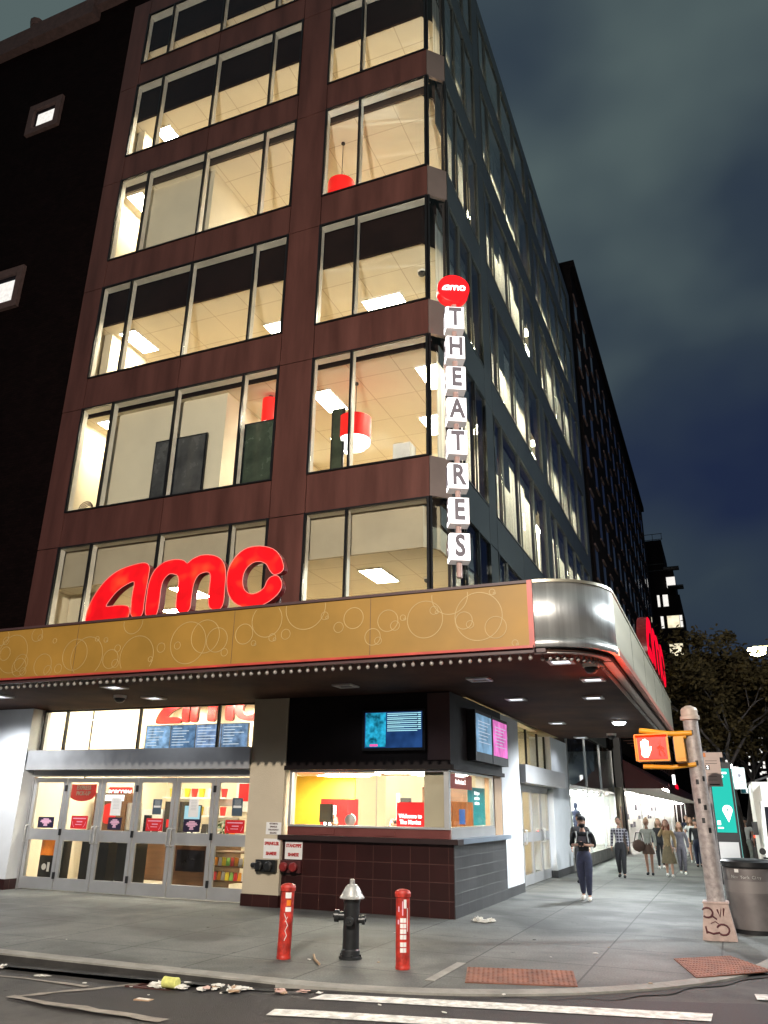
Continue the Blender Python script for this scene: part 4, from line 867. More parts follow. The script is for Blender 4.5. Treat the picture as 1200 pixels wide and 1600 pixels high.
for z in (.25, .55, .85): b.box(-11.2, -9.9, 16.6, 17.2, z, z+.03)
b.box(-11.24, -11.2, 16.6, 17.2, .005, 1.1); b.box(-9.9, -9.86, 16.6, 17.2, .005, 1.1); b.build('frame', 'wood', t)
pk = [mat('packet_'+n_, c_, .4) for n_, c_ in (('orange', (.8, .3, .03)), ('yellow', (.8, .62, .05)), ('red', (.6, .04, .04)), ('white', (.75, .72, .7)), ('green', (.25, .5, .1)))]
random.seed(5)
for z in (.28, .58):
    for i in range(11):
        x = -11.12+i*.11; b = MB(); b.hull([(x, 16.66, z), (x+.09, 16.66, z), (x+.09, 16.7, z), (x, 16.7, z)], [(x+.01, 16.68+random.uniform(-.02, .02), z+random.uniform(.12, .19)), (x+.085, 16.68, z+.17), (x+.085, 16.69, z+.17), (x+.01, 16.69, z+.17)])
        o = b.build('snack_packet', pk[(i*3+int(z*10)) % 5]); tag(o, ('upper' if z > .4 else 'lower')+' shelf snack packet behind the rightmost door', 'snack packet', 'snack packets on the %s shelf' % ('upper' if z > .4 else 'lower'))
for z, n_ in ((1.55, 'lower'), (2.05, 'upper')):
    t = thing('wall_shelf', n_+' wall shelf with cups and buckets behind the fourth door', 'shelf', (-14.6, 20.6, z)); MB().box(-15.6, -13.4, 20.4, 20.8, z, z+.04).build('board', 'white', t); MB().box(-15.3, -15.26, 20.4, 21.59, z-.2, z-.001).box(-13.7, -13.66, 20.4, 21.59, z-.2, z-.001).build('bracket', 'alu', t)
    for i in range(8):
        b = MB(); x = -15.4+i*.26; b.lathe([(.07, 0), (.10, .24)], (x, 20.6, z+.041), 12); tag(b.build('paper_bucket', pk[(1, 3, 1, 2)[i % 4]]), 'paper bucket on the %s lobby wall shelf' % n_, 'bucket', 'paper buckets on the %s wall shelf' % n_)
t = thing('menu_board', 'long blue lit menu board hanging high in the lobby', 'menu board', (-14.3, 19.9, 3.42)); MB().box(-16.1, -12.5, 19.9, 20.0, 3.42, 4.12).build('frame', 'black', t)
for i, (c_) in enumerate(((.25, .42, .65), (.12, .22, .38), (.2, .3, .5), (.16, .26, .42))): MB().box(-16.06+.9*i, -15.2+.9*i, 19.885, 19.898, 3.45, 4.09).build('display', emis('menu_%d' % i if 0 else 'menu_display', c_, 1.1, .5, 5), t)
b = MB()
for i in range(4):
    for j in range(7): b.box(-16.0+.9*i, -16.0+.9*i+random.uniform(.3, .7), 19.88, 19.884, 3.52+.08*j, 3.54+.08*j)
b.build('text_lines', emis('menu_text', (.8, .9, 1), 1.0), t)
t = thing('lobby_letter_sign', 'red AMC wall letters inside the lobby, tops hidden above the transom', 'letter sign', (-14.4, 20.9, 4.2))
letters(t, lambda a, b_, d: (-16.25+a*.86, 20.6-d, 4.22+b_*.62), 'red_sign', 'redside', .12)
for x, y, w, lab in ((-14.0, 17.2, .6, 'ceiling light panel high in the lobby, left'), (-12.2, 18.6, .6, 'ceiling light panel high in the lobby, right')):
    dup(proto, (x, y, 4.84), label=lab)
for x, y in ((-15.4, 16.6), (-12.2, 16.6), (-14, 19), (-15.6, 20.6), (-11.6, 20.3)): dup(proto, (x, y, 4.84), label='added ceiling light panel high in the front lobby, out of direct sight')  # unseen panels added to brighten the lobby
for x, y in ((-7.2, 15.9), (-6.0, 17.8), (-8.6, 18.2)): dup(proto, (x, y, 2.62), math.pi/2, label='added ceiling light deeper inside the ticket booth')  # more panels, put in to make the booth brighter
dup(proto, (-13.2, 20.6, 4.84), label='ceiling light panel at the back of the lobby'); dup(proto, (-15.5, 19.0, 4.84), label='ceiling light panel over the concession corner of the lobby')
for x, y, lab in ((-6.4, 16.6, 'right ceiling light seen inside the ticket booth'), (-8.0, 17.4, 'left ceiling light seen inside the ticket booth')):
    dup(proto, (x, y, 2.62), math.pi/2, label=lab)
for x, y, lab in ((-7.3, 22.6, 'ceiling light inside the side lobby, nearer'), (-7.3, 25.4, 'ceiling light inside the side lobby, farther'), (-7.6, 20.2, 'ceiling light over the passage behind the booth')): dup(proto, (x, y, 4.3), label=lab)
def monitor(x, y, z, w, h, lab, m_, rz=0, stand=.25):
    t = thing('monitor', lab, 'monitor', (x, y, z), rz); MB().box(-w/2, w/2, -.02, .02, stand, stand+h).build('housing', 'black', t, False); MB().box(-w/2+.02, w/2-.02, -.027, -.0205, stand+.02, stand+h-.02).build('display', m_, t, False); MB().tube([(0, .03, 0), (0, .03, stand+.05)], .025, 8).lathe([(.12, 0), (.12, .015)], (0, .03, .0), 16).build('stand', 'black', t, False)
monitor(-12.35, 17.4, 1.0, .5, .42, 'pale blue monitor behind the fifth door', emis('monitor_blue', (.45, .75, .85), 1), 0, .45)
monitor(-7.75, 15.6, 1.32, .42, .36, 'black register monitor at the left of the booth window', 'black', math.radians(-25))
t = thing('potted_plant', 'small dark potted plant behind the fifth door notice', 'plant', (-11.5, 17.4, 1.0)); MB().lathe([(.08, 0), (.11, .18)], (-11.5, 17.4, 1.0), 12).build('pot', 'wood', t); b = MB()
for i in range(60):
    a = random.uniform(0, 6.28); r_ = random.uniform(.05, .3); z = random.uniform(1.15, 1.5); p = Vector((-11.5+r_*math.cos(a), 17.4+r_*math.sin(a), z)); q = Vector((random.uniform(-1, 1), random.uniform(-1, 1), random.uniform(-1, 1))).normalized()*.07; s2 = q.orthogonal().normalized()*.03; b.poly([p-q, p+s2, p+q, p-s2])
b.build('leaves', mat('plant_leaf', (.05, .09, .03), .5), t)
t = thing('drinks_machine', 'tall dark drinks machine with a round red emblem behind the second door', 'drinks machine', (-15.6, 18.3, .004)); MB().box(-16.2, -15.1, 18.2, 18.8, .005, 2.15).build('body', 'wood', t); MB().lathe([(.26, -.02), (.26, 0)], (-15.65, 18.19, 1.62), 24, 'Y').build('emblem', 'redp', t); MB().box(-16.1, -15.2, 18.17, 18.199, 1.95, 2.1).build('lit_strip', 'signwhite', t); MB().box(-15.1, -14.95, 18.25, 18.7, 1.2, 1.9).build('side_panel', 'alu', t)
t = thing('popcorn_warmer', 'white popcorn warmer with dark windows behind the third door', 'popcorn warmer', (-14.6, 18.9, 1.0)); MB().box(-14.9, -14.2, 18.65, 19.15, 1.01, 1.75).build('case', 'white', t); MB().box(-14.8, -14.55, 18.63, 18.649, 1.15, 1.6).build('window', 'windark', t); MB().box(-14.5, -14.3, 18.63, 18.649, 1.15, 1.35).build('hatch', 'black', t)
t = thing('oven_unit', 'black upright oven unit between the third and fourth doors', 'oven', (-14.0, 18.9, 1.0)); MB().box(-14.15, -13.6, 18.65, 19.15, 1.01, 1.95).build('case', 'black', t); MB().box(-14.05, -13.7, 18.63, 18.649, 1.3, 1.5).build('red_panel', 'redp', t)
t = thing('menu_easel', 'orange and black promotional standee behind the leftmost door', 'standee', (-15.2, 15.7, .004)); MB().box(-15.42, -14.98, 15.72, 15.75, .005, 1.12).build('board', 'black', t); MB().box(-15.40, -15.0, 15.71, 15.719, .7, 1.1).build('top_print', 'orange', t); MB().lathe([(.07, -.004), (.07, 0)], (-15.25, 15.715, .45), 14, 'Y').box(-15.15, -15.08, 15.71, 15.718, .35, .55).build('lower_print', 'paper', t)
for i, (x, w, h, m_) in enumerate(((-13.3, .3, .25, 'white'), (-12.9, .2, .4, 'black'), (-12.5, .35, .2, 'alu'), (-12.2, .15, .3, 'orange'), (-13.75, .2, .3, 'redp'))):
    t = thing('counter_appliance', ('low white', 'tall black', 'flat steel', 'small orange', 'small red')[i]+' appliance on the concession counter behind the middle doors', 'appliance', (x, 18.9, .96)); MB().hull([(x-w/2, 18.7, 1.001), (x+w/2, 18.7, 1.001), (x+w/2, 19.05, 1.001), (x-w/2, 19.05, 1.001)], [(x-w*.42, 18.76, 1+h), (x+w*.42, 18.76, 1+h), (x+w*.42, 19.05, 1+h), (x-w*.42, 19.05, 1+h)]).build('case', m_, t); MB().box(x-w*.3, x+w*.3, 18.69, 18.699, 1.03, 1.08).build('control_panel', 'paper', t)
t = thing('bag_of_supplies', 'red and white poster on the back lobby wall behind the fifth door', 'poster', (-13.4, 21.58, 1.2)); MB().box(-13.8, -13.0, 21.57, 21.595, 1.7, 2.6).build('sheet', 'paper', t); MB().box(-13.7, -13.1, 21.56, 21.569, 2.0, 2.5).build('print', 'redp', t)
# booth interior
MB().box(-10.3, -8.6, 18.85, 18.9, 0, 2.61).build('yellow_wall', 'yellow', B)
def flat(name, lab, cat, x0, x1, y, z0, z1, m_, txt=None, size=.1, tm='signwhite', leg=True):
    t = thing(name, lab, cat, ((x0+x1)/2, y, z0)); MB().box(x0, x1, y, y+.015, z0, z1).build('panel', m_, t)
    if txt: lettering(txt, ((x0+x1)/2, y-.005, (z0+z1)/2), RX, tm, t, size, bold=.003, sx=.85)
    return t
flat('window_poster', 'red poster reading Welcome to The Movies in the booth window', 'poster', -6.32, -5.72, 15.95, 1.33, 1.98, 'redp', 'Welcome to\nThe Movies', .115)
def flatx(name, lab, cat, x, y0, y1, z0, z1, m_, txt=None, size=.1, tm='signwhite'):
    t = thing(name, lab, cat, (x, (y0+y1)/2, z0)); MB().box(x-.012, x, y0, y1, z0, z1).build('panel', m_, t)
    if txt: lettering(txt, (x+.004, (y0+y1)/2, z0+(z1-z0)*.72), RY, tm, t, size, bold=.002)
    return t
t = flatx('window_poster', 'orange poster with a phone in the booth side window', 'poster', -4.985, 15.5, 16.95, 1.54, 2.0, 'orange'); MB().box(-4.984, -4.979, 15.95, 16.35, 1.58, 1.86).build('phone_print', mat('phone_blue', (.1, .25, .7), .3), t)
flatx('window_poster', 'teal poster in the booth side window', 'poster', -5.03, 16.75, 18.05, 1.54, 2.3, 'teal', 'Find your\nseat here\nand scan', .1)
flatx('hanging_sign', 'translucent red sign reading Auditorium 1 and 2 in the booth side window', 'hanging sign', -5.0, 15.3, 16.95, 2.24, 2.52, mat('brick_red_sign', (.5, .10, .06), .4, em=(.6, .1, .05), es=.3), 'Auditorium 1\nAuditorium 2', .13)  # light passing through the sign is given as slight emission
t = thing('desk_fan', 'small round dark desk fan on the booth counter', 'fan', (-7.2, 15.6, 1.32)); MB().lathe([(.03, -.03), (.12, -.02), (.12, .02), (.03, .03)], (-7.2, 15.6, 1.62), 18, 'Y').build('cage', 'steel', t); MB().tube([(-7.12, 15.6, 1.32), (-7.17, 15.6, 1.52)], .015, 6).lathe([(.09, 0), (.08, .02)], (-7.12, 15.6, 1.32), 14).build('stand', 'white', t)
for x, w, h, lab in ((-7.0, .55, .08, 'flat white register on the booth counter, left'), (-6.3, .45, .1, 'flat white register before the red welcome poster'), (-5.25, .14, .2, 'small white dispenser by the booth corner post'), (-8.15, .2, .12, 'small dark red box at the left end of the booth window')):
    t = thing('counter_item', lab, 'register', (x, 15.62, 1.32)); m_ = 'white' if 'white' in lab else 'redside'; MB().hull([(x-w/2, 15.45, 1.321), (x+w/2, 15.45, 1.321), (x+w/2, 15.8, 1.321), (x-w/2, 15.8, 1.321)], [(x-w/2, 15.48, 1.32+h*.6), (x+w/2, 15.48, 1.32+h*.6), (x+w/2, 15.78, 1.32+h), (x-w/2, 15.78, 1.32+h)]).build('body', m_, t); MB().box(x-w*.3, x+w*.3, 15.5, 15.6, 1.33+h*.62, 1.34+h*.85).build('keypad', 'black', t)
t = thing('refrigerator', 'red drinks cooler at the back of the booth', 'cooler', (-8.6, 17.9, 0)); MB().box(-8.9, -8.2, 17.6, 18.2, .01, 2.05).build('body', 'redp', t); MB().box(-8.8, -8.5, 17.585, 17.598, 1.3, 1.9).build('glass_door', 'white_light', t)
t = thing('doorway', 'dark open doorway deep inside the booth', 'doorway', (-7.4, 18.0, 0)); MB().box(-7.35, -7.1, 18.8, 18.88, .01, 2.1).build('opening', 'black', t); MB().box(-7.45, -7.36, 18.78, 18.89, .01, 2.2).build('jamb', 'white', t)
MB().box(-6.75, -5.6, 18.7, 18.85, 1.6, 2.35).build('recess', 'wood', B)
# ---------------------------------------------------------------- hydrant and bollards
H = thing('fire_hydrant', 'black fire hydrant with a silver bonnet between the two red bollards', 'hydrant', (-4.85, 10.63, 0))
b = MB(); b.lathe([(.155, 0), (.155, .03), (.13, .04), (.125, .10), (.112, .12), (.105, .66), (.115, .68), (.118, .715)], H.location, 24); b.build('barrel', 'blackpaint', H)
b = MB(); b.lathe([(.165, .66), (.168, .675), (.15, .70), (.115, .78), (.085, .84), (.05, .87), (.035, .875), (.035, .935), (.02, .95)], H.location, 24)
for i in range(8):
    a = i*math.pi/4; b.tube([(H.location.x+.155*math.cos(a), H.location.y+.155*math.sin(a), .69), (H.location.x+.06*math.cos(a), H.location.y+.06*math.sin(a), .862)], .008, 5)
b.xf(Matrix.Translation((0, 0, .715)) @ Matrix.Scale(.82, 4, (0, 0, 1)) @ Matrix.Translation((0, 0, -.66))); b.build('bonnet', 'silver', H)
def nozzle(a, r, L, z):
    b = MB(); b.lathe([(r*.85, 0), (r*.85, L*.5), (r*1.15, L*.5), (r*1.15, L*.85), (r*.5, L*.88), (r*.35, L)], (0, 0, 0), 14, 'X'); b.xf(Matrix.Translation((H.location.x, H.location.y, z)) @ Matrix.Rotation(a, 4, 'Z') @ Matrix.Translation((.09, 0, 0))); b.build('nozzle', 'blackpaint', H)
nozzle(math.radians(195), .065, .16, .50); nozzle(math.radians(-75), .05, .13, .46); nozzle(math.radians(15), .05, .11, .46)
b = MB()
for i in range(6):
    a = i*math.pi/3; b.lathe([(.014, 0), (.014, .03)], (H.location.x+.14*math.cos(a), H.location.y+.14*math.sin(a), .03), 6)
b.build('base_bolts', 'blackpaint', H)
def bollard(x, y, lab, tilt, kind):
    t = thing('bollard', lab, 'bollard', (x, y, 0)); t.rotation_euler = (0, tilt, 0)
    b = MB(); b.lathe([(.092, 0), (.094, .02), (.09, .04), (.088, .80)], (0, 0, 0), 24); b.build('post', 'redpaint', t, False)
    b = MB(); b.lathe([(.089, .80), (.102, .805), (.104, .85), (.09, .875), (.05, .892), (.0101, .898)], (0, 0, 0), 24); b.build('cap', 'redpaint', t, False)
    def sticker(z0, z1, a0, a1, m_, r=.0905, name='sticker'):
        b = MB(); n = 6
        for i in range(n):
            u, v = math.radians(a0+(a1-a0)*i/n), math.radians(a0+(a1-a0)*(i+1)/n); b.poly([(r*math.cos(u), r*math.sin(u), z0), (r*math.cos(v), r*math.sin(v), z0), (r*math.cos(v), r*math.sin(v), z1), (r*math.cos(u), r*math.sin(u), z1)], True)
        b.build(name, m_, t, False)
    ctr = math.degrees(math.atan2(-y, -x))
    if kind == 0:
        sticker(.72, .79, ctr-18, ctr+32, 'paper'); sticker(.63, .70, ctr-5, ctr+32, 'orange'); sticker(.56, .615, ctr-12, ctr+38, 'paper')
        for i, (z, a) in enumerate(((.54, -20), (.50, 10), (.45, 0), (.40, 15), (.34, -5), (.28, 12))):
            a1, a2 = math.radians(ctr+a), math.radians(ctr+a+18*(-1)**i); b = MB(); b.tube([(.0905*math.cos(a1), .0905*math.sin(a1), z), (.0905*math.cos(a2), .0905*math.sin(a2), z-.06)], .0045, 5); b.build('scrawl', 'paper', t, False)
    else:
        for i in range(6):
            for j in range(2): sticker(.52-.062*i-(.02 if i > 3 else 0), .57-.062*i-(.02 if i > 3 else 0), ctr-22+26*j, ctr+2+26*j, 'paper')
        for z0, z1, a0, a1 in ((.68, .78, 8, 30), (.60, .76, -5, 3), (.42, .68, 36, 42), (.64, .70, -40, -28), (.5, .55, -45, -30)): sticker(z0, z1, ctr+a0, ctr+a1, 'pinkt' if a0 < 0 else 'paper')
    return t
bollard(-5.63, 10.23, 'left red bollard with a few stickers and a white scrawl', math.radians(1.2), 0)
bollard(-3.98, 10.29, 'right red bollard with a column of small white stickers', math.radians(-.3), 1)
# litter
random.seed(21)
lm = [mat('litter_'+n_, c_, .8, 0, .2, 20) for n_, c_ in (('white', (.62, .60, .55)), ('yellow', (.55, .55, .16)), ('tan', (.36, .24, .15)), ('dark', (.03, .028, .025)), ('pink', (.5, .33, .28)))]
def crumple(x, y, z, s_, m_, name, lab, grp=None, fl=.6, seg=3):
    import bmesh
    bm = bmesh.new(); bmesh.ops.create_icosphere(bm, subdivisions=seg, radius=1)
    for v in bm.verts:
        n_ = .55+.75*abs(math.sin(v.co.x*5.1+x*9)*math.cos(v.co.y*6.3+y*7)*1.0)+random.uniform(-.12, .12); v.co = Vector((v.co.x*n_*s_[0], v.co.y*n_*s_[1], max(-.35, v.co.z*n_)*s_[2]*fl+s_[2]*.2))
    me = bpy.data.meshes.new(name); bm.to_mesh(me); bm.free(); me.materials.append(m_); o = bpy.data.objects.new(name, me); S.collection.objects.link(o); o.location = (x, y, z); o.rotation_euler = (0, 0, random.uniform(0, 3)); return tag(o, lab, 'litter', grp)
cl = thing('discarded_cloth', 'crumpled white plastic bag lying beside the tiled booth corner', 'bag', (-4.27, 14.95, 0))
for i, (dx, dy, sx_, sy_, sz_) in enumerate(((-.08, 0, .13, .10, .09), (.12, .05, .10, .08, .07), (.03, -.06, .12, .07, .05))):
    o = crumple(0, 0, 0, (sx_, sy_, sz_), lm[0], 'fold', None); o.parent = cl; o.location = (dx, dy, .012); del o['category']
G1 = 'litter swept along the kerb'
for i in range(30):
    t_ = random.random(); x = random.choice((random.uniform(-6.75, -6.0), random.uniform(-5.75, -5.2), random.uniform(-5.0, -4.3))); y = 8.55+random.uniform(0, .3)+(max(0, x+5)*.18 if x > -5 else 0)
    s0 = random.uniform(.03, .075); mi_ = random.choice((0, 0, 0, 2, 3, 4)); crumple(x, y, zr(x)+.01+s0*.25, (s0*random.uniform(.8, 1.6), s0, s0*.6), lm[mi_], 'litter_scrap', '%s %s litter scrap in the gutter %s' % ('small' if s0 < .045 else 'middling' if s0 < .06 else 'larger', ('whitish', '', 'tan', 'dark', 'pinkish')[mi_], 'beside the drain grating' if x < -5.95 else 'between the drain and the hydrant' if x < -5.1 else 'below the hydrant'), G1, seg=2)
for i in range(26):
    x = random.uniform(-9.5, -.8); y = random.choice((random.uniform(7.2, 8.6), random.uniform(9.4, 13.5)))
    s0 = random.uniform(.012, .03); crumple(x, y, (zr(x)+.012 if y < 8.7 else .0)+s0*.2, (s0*random.uniform(.8, 1.8), s0, s0*.35), lm[random.choice((0, 0, 2, 3))], 'litter_speck', 'tiny scrap of litter lying on the %s, %s' % ('road' if y < 8.7 else 'pavement', 'left of the bollards' if x < -6 else 'near the hydrant' if x < -3.5 else 'near the ramp pads'), 'tiny scattered litter', seg=1)
t = thing('drink_can', 'yellow-green crushed drink can on the pile of litter over the drain', 'can', (-6.2, 8.62, -.14)); b = MB(); b.lathe([(.05, -.1), (.062, -.09), (.058, 0), (.062, .09), (.05, .1)], (-6.2, 8.62, -.06), 14, 'X'); b.build('body', lm[1], t)
crumple(-5.45, 8.72, -.12, (.22, .12, .09), lm[0], 'crumpled_wrapper', 'larger pale crumpled wrapper heap at the right end of the gutter litter')
crumple(-6.35, 8.66, -.12, (.16, .09, .07), lm[0], 'crumpled_wrapper', 'white crumpled wrapper beside the yellow-green can')
t = thing('flattened_box', 'flattened tan carton lying on the dark asphalt patch', 'carton', (-6.1, 8.05, -.14)); MB().box(-6.22, -6.02, 8.0, 8.1, -.1405, -.115).build('card', lm[2], t); MB().box(-6.2, -6.05, 8.03, 8.07, -.1145, -.11).build('flap', lm[0], t)
crumple(-5.62, 7.98, -.135, (.06, .04, .02), lm[0], 'paper_scrap', 'small white scrap on the dark asphalt patch')
crumple(-8.9, 8.72, -.13, (.07, .05, .05), lm[0], 'paper_scrap', 'white scrap in the gutter at the far left'); crumple(-8.1, 8.6, -.14, (.1, .04, .02), lm[0], 'paper_scrap', 'flat scrap in the gutter left of the drain')
crumple(-3.5, 8.9, -.135, (.05, .04, .02), lm[0], 'paper_scrap', 'tiny pale scrap between the crossing stripes')
t = thing('plastic_straw', 'thin wooden stick lying on the pavement left of the hydrant', 'stick', (-5.1, 10.2, 0)); MB().tube([(-5.35, 10.55, .02), (-5.18, 10.25, .02), (-4.98, 9.98, .025)], .016, 6).build('stick', lm[2], t)
# ---------------------------------------------------------------- pedestrian signal pole
P_ = thing('pedestrian_signal_pole', 'leaning galvanised pole with a lit orange hand signal and graffiti on its base', 'signal pole', (-.37, 14.84, 0)); P_.rotation_euler = (math.radians(-.5), math.radians(-1.2), 0)
b = MB(); b.lathe([(.15, .5), (.135, .6), (.122, 3.35)], (0, 0, 0), 24); b.build('pole', 'galv', P_, False)
b = MB(); b.lathe([(.124, 3.351), (.16, 3.36), (.16, 3.42), (.14, 3.43), (.14, 3.52), (.12, 3.56), (.04, 3.60)], (0, 0, 0), 24); b.build('pole_cap', mat('pale_cap', (.55, .45, .38), .5), P_, False)
b = MB(); b.hull([(-.27, -.22, 0), (.24, -.22, 0), (.24, .22, 0), (-.27, .22, 0)], [(-.19, -.17, .52), (.17, -.17, .52), (.17, .17, .52), (-.19, .17, .52)]); b.hull([(-.21, -.19, .521), (.19, -.19, .521), (.19, .19, .521), (-.21, .19, .521)], [(-.2, -.18, .545), (.18, -.18, .545), (.18, .18, .545), (-.2, .18, .545)]); bp_ = b.build('pole_base', 'pinkbase', P_, False)
b = MB()
def gr(pts, r=.014):
    b.tube([(x, -.225+.1*z-.002, z) for x, z in pts], r, 6)
gr([(-.15+.08*math.cos(a), .39+.07*math.sin(a)) for a in [2.6-i*.5 for i in range(11)]]); gr([(-.1, .36), (-.02, .30)]); gr([(.0, .44), (.03, .34), (.06, .45), (.08, .35), (.10, .46)])
gr([(.05+.09*math.cos(a), .16+.075*math.sin(a)) for a in [2.8-i*.5 for i in range(11)]]); gr([(-.2, .13), (-.1, .10), (.0, .12)]); gr([(-.19, .1), (-.2, .2)]); gr([(-.12, .24), (-.05, .27), (.02, .22)], .007)
b.build('graffiti', 'graf', bp_, False)
b = MB()
for z, a0 in ((3.1, -100), (2.6, -95), (2.35, -60), (2.3, -110), (1.9, -80), (1.7, -105), (1.55, -70), (2.0, -115)):
    b = MB()
    for i in range(3):
        u, v = math.radians(a0+i*7), math.radians(a0+i*7+7); R = .1375-.0047*(z-.6); b.poly([(R*math.cos(u), R*math.sin(u), z), (R*math.cos(v), R*math.sin(v), z), (R*math.cos(v), R*math.sin(v), z+.08), (R*math.cos(u), R*math.sin(u), z+.08)])
    b.build('sticker', 'black', P_, False)
# arms
b = MB(); b.tube([(0, -.12, 3.13), (-.35, -.14, 3.13), (-.85, -.2, 3.20)], .045, 10); b.tube([(-.1, -.1, 3.08), (-.3, -.12, 3.05)], .035, 8); b.tube([(0, -.12, 2.62), (-.4, -.14, 2.58), (-.85, -.22, 2.60)], .038, 10); b.build('mounting_arm', 'sigyellow', P_, False)
hx0, hx1, hz0, hz1, hy = -.92, -.40, 2.68, 3.10, -.30
b = MB(); b.box(hx0, hx1, hy, hy+.26, hz0, hz1); hs = b.build('signal_housing', 'sigyellow', P_, False)
MB().box(hx0+.025, hx1-.025, hy-.012, hy-.002, hz0+.025, hz1-.025).build('lens_panel', 'sigglow', hs, False)
b = MB(); b.box(hx0-.01, hx1+.01, hy-.10, hy-.001, hz1+.001, hz1+.016); b.box(hx0-.016, hx0-.001, hy-.10, hy-.001, hz0, hz1); b.box(hx1+.001, hx1+.016, hy-.10, hy-.001, hz0, hz1); b.build('visor', 'sigyellow', hs, False)
b = MB()   # raised hand: palm, four fingers, thumb
cx, cz = hx0+.145, hz0+.15
b.extr([(cx-.065, cz-.05), (cx-.03, cz-.09), (cx+.03, cz-.09), (cx+.065, cz-.04), (cx+.065, cz+.08), (cx-.065, cz+.08)], lambda a, q, d: (a, hy-.014-d, q), 0, .004)
for i, h in enumerate((.09, .12, .125, .10)): x = cx-.065+.0335*i; b.extr([(x, cz+.082), (x+.028, cz+.082), (x+.028, cz+.08+h), (x+.014, cz+.09+h), (x, cz+.08+h)], lambda a, q, d: (a, hy-.014-d, q), 0, .004)
b.extr([(cx+.067, cz-.03), (cx+.10, cz+.04), (cx+.105, cz+.09), (cx+.085, cz+.09), (cx+.067, cz+.04)], lambda a, q, d: (a, hy-.014-d, q), 0, .004)
b.build('hand_symbol', 'hand', hs, False)
b = MB(); mx_, mz_ = hx1-.13, hz0+.2
for p in ([(mx_, mz_+.05), (mx_+.01, mz_-.01)], [(mx_+.01, mz_-.01), (mx_+.05, mz_-.07), (mx_+.06, mz_-.12)], [(mx_, mz_), (mx_-.03, mz_-.06), (mx_-.01, mz_-.12)], [(mx_, mz_+.04), (mx_+.06, mz_-.01)], [(mx_-.01, mz_+.04), (mx_-.045, mz_)]): b.tube([(x, hy-.018, z) for x, z in p], .012, 6)
b.lathe([(.02, -.004), (.02, .0)], (mx_, hy-.016, mz_+.09), 12, 'Y'); b.build('walking_symbol', 'manoff', hs, False)
b = MB(); b.box(-.30, -.14, -.36, .12, 2.66, 3.06); sh = b.build('signal_housing', 'sigyellow', P_, False); MB().box(-.285, -.155, -.372, -.362, 2.70, 3.02).build('back_plate', 'sigyellow', sh, False); b = MB(); b.box(-.315, -.301, -.30, .1, 2.68, 3.04); b.build('lens_panel', 'sigblack', sh, False)
l = bpy.data.lights.new('hand_glow', 'AREA'); l.energy = 50; l.color = (1, .07, .01); l.size = .25; o = bpy.data.objects.new('hand_glow', l); o.parent = P_; o.location = (hx0+.15, hy-.12, 2.9); o.rotation_euler = (math.radians(-90), 0, 0); S.collection.objects.link(o)
l = bpy.data.lights.new('hand_glow', 'POINT'); l.energy = 9; l.color = (1, .05, .01); l.shadow_soft_size = .08; o = bpy.data.objects.new('hand_glow', l); o.parent = P_; o.location = (hx0+.1, hy-.4, 2.95); S.collection.objects.link(o)
# bus stop sign on its post
t = thing('bus_stop_sign', 'tall pale bus stop panel with a black number tile behind the signal pole', 'bus stop sign', (-.22, 18.0, 0)); MB().tube([(-.33, 18.05, 0), (-.33, 18.05, 3.05)], .03, 8).build('post', 'galv', t)
MB().box(-.37, -.06, 17.97, 18.0, 2.36, 2.92).box(-.42, -.0, 17.97, 18.0, 2.921, 3.02).build('panel', mat('pale_sign', (.55, .42, .37), .5), t)
b = MB(); b.box(-.35, -.27, 17.964, 17.969, 2.68, 2.77)
for z in (2.85, 2.80): b.box(-.34, -.12, 17.964, 17.969, z, z+.008)
for z in (2.6, 2.55, 2.48): b.box(-.33, -.15, 17.964, 17.969, z, z+.006)
b.box(-.31, -.12, 17.964, 17.969, 2.39, 2.41); b.build('print', 'black', t); lettering('2', (-.31, 17.962, 2.725), RX, 'signwhite', t, .09, bold=.002); MB().box(-.40, -.32, 17.964, 17.969, 2.93, 3.01).build('red_tile', 'orange', t)
# information kiosk
t = thing('information_kiosk', 'tall slim street kiosk with a glowing teal map-pin screen', 'kiosk', (-.05, 26, 0)); t.rotation_euler = (0, 0, math.radians(4))
MB().box(-.40, .22, -.14, .14, .0, 3.25).build('body', 'black', t, False); MB().box(-.36, .16, -.152, -.142, 1.35, 3.08).build('screen', emis('kiosk_teal', (.03, .62, .50), 1.05), t, False)
MB().box(-.36, .16, -.150, -.142, .0, 1.1).build('lower_panel', 'alu', t, False)
b = MB(); P = [(-.02+.13*math.cos(a), 1.95+.13*math.sin(a)) for a in [math.radians(-30+i*15) for i in range(17)]]+[(-.02, 1.62)]; b.extr(P, lambda a, q, d: (a, -.154-d, q), 0, .004); b.build('map_pin', 'signwhite', t, False)
b = MB(); b.lathe([(.03, -.003), (.03, 0)], (-.02, -.16, 1.95), 12, 'Y'); b.build('pin_hole', emis('pin_teal', (.02, .3, .28), 1), t, False)
b = MB(); b.box(-.32, .08, -.158, -.154, 2.93, 2.98); b.box(-.32, -.02, -.158, -.154, 2.83, 2.88); b.box(-.33, -.24, -.158, -.154, 1.55, 1.66); b.box(-.33, -.18, -.158, -.154, 1.45, 1.49); b.build('lettering', 'signwhite', t, False)
MB().box(.225, .235, -.12, .12, .5, 3.2).build('edge_light', emis('kiosk_edge', (.25, .75, .7), .8), t, False)
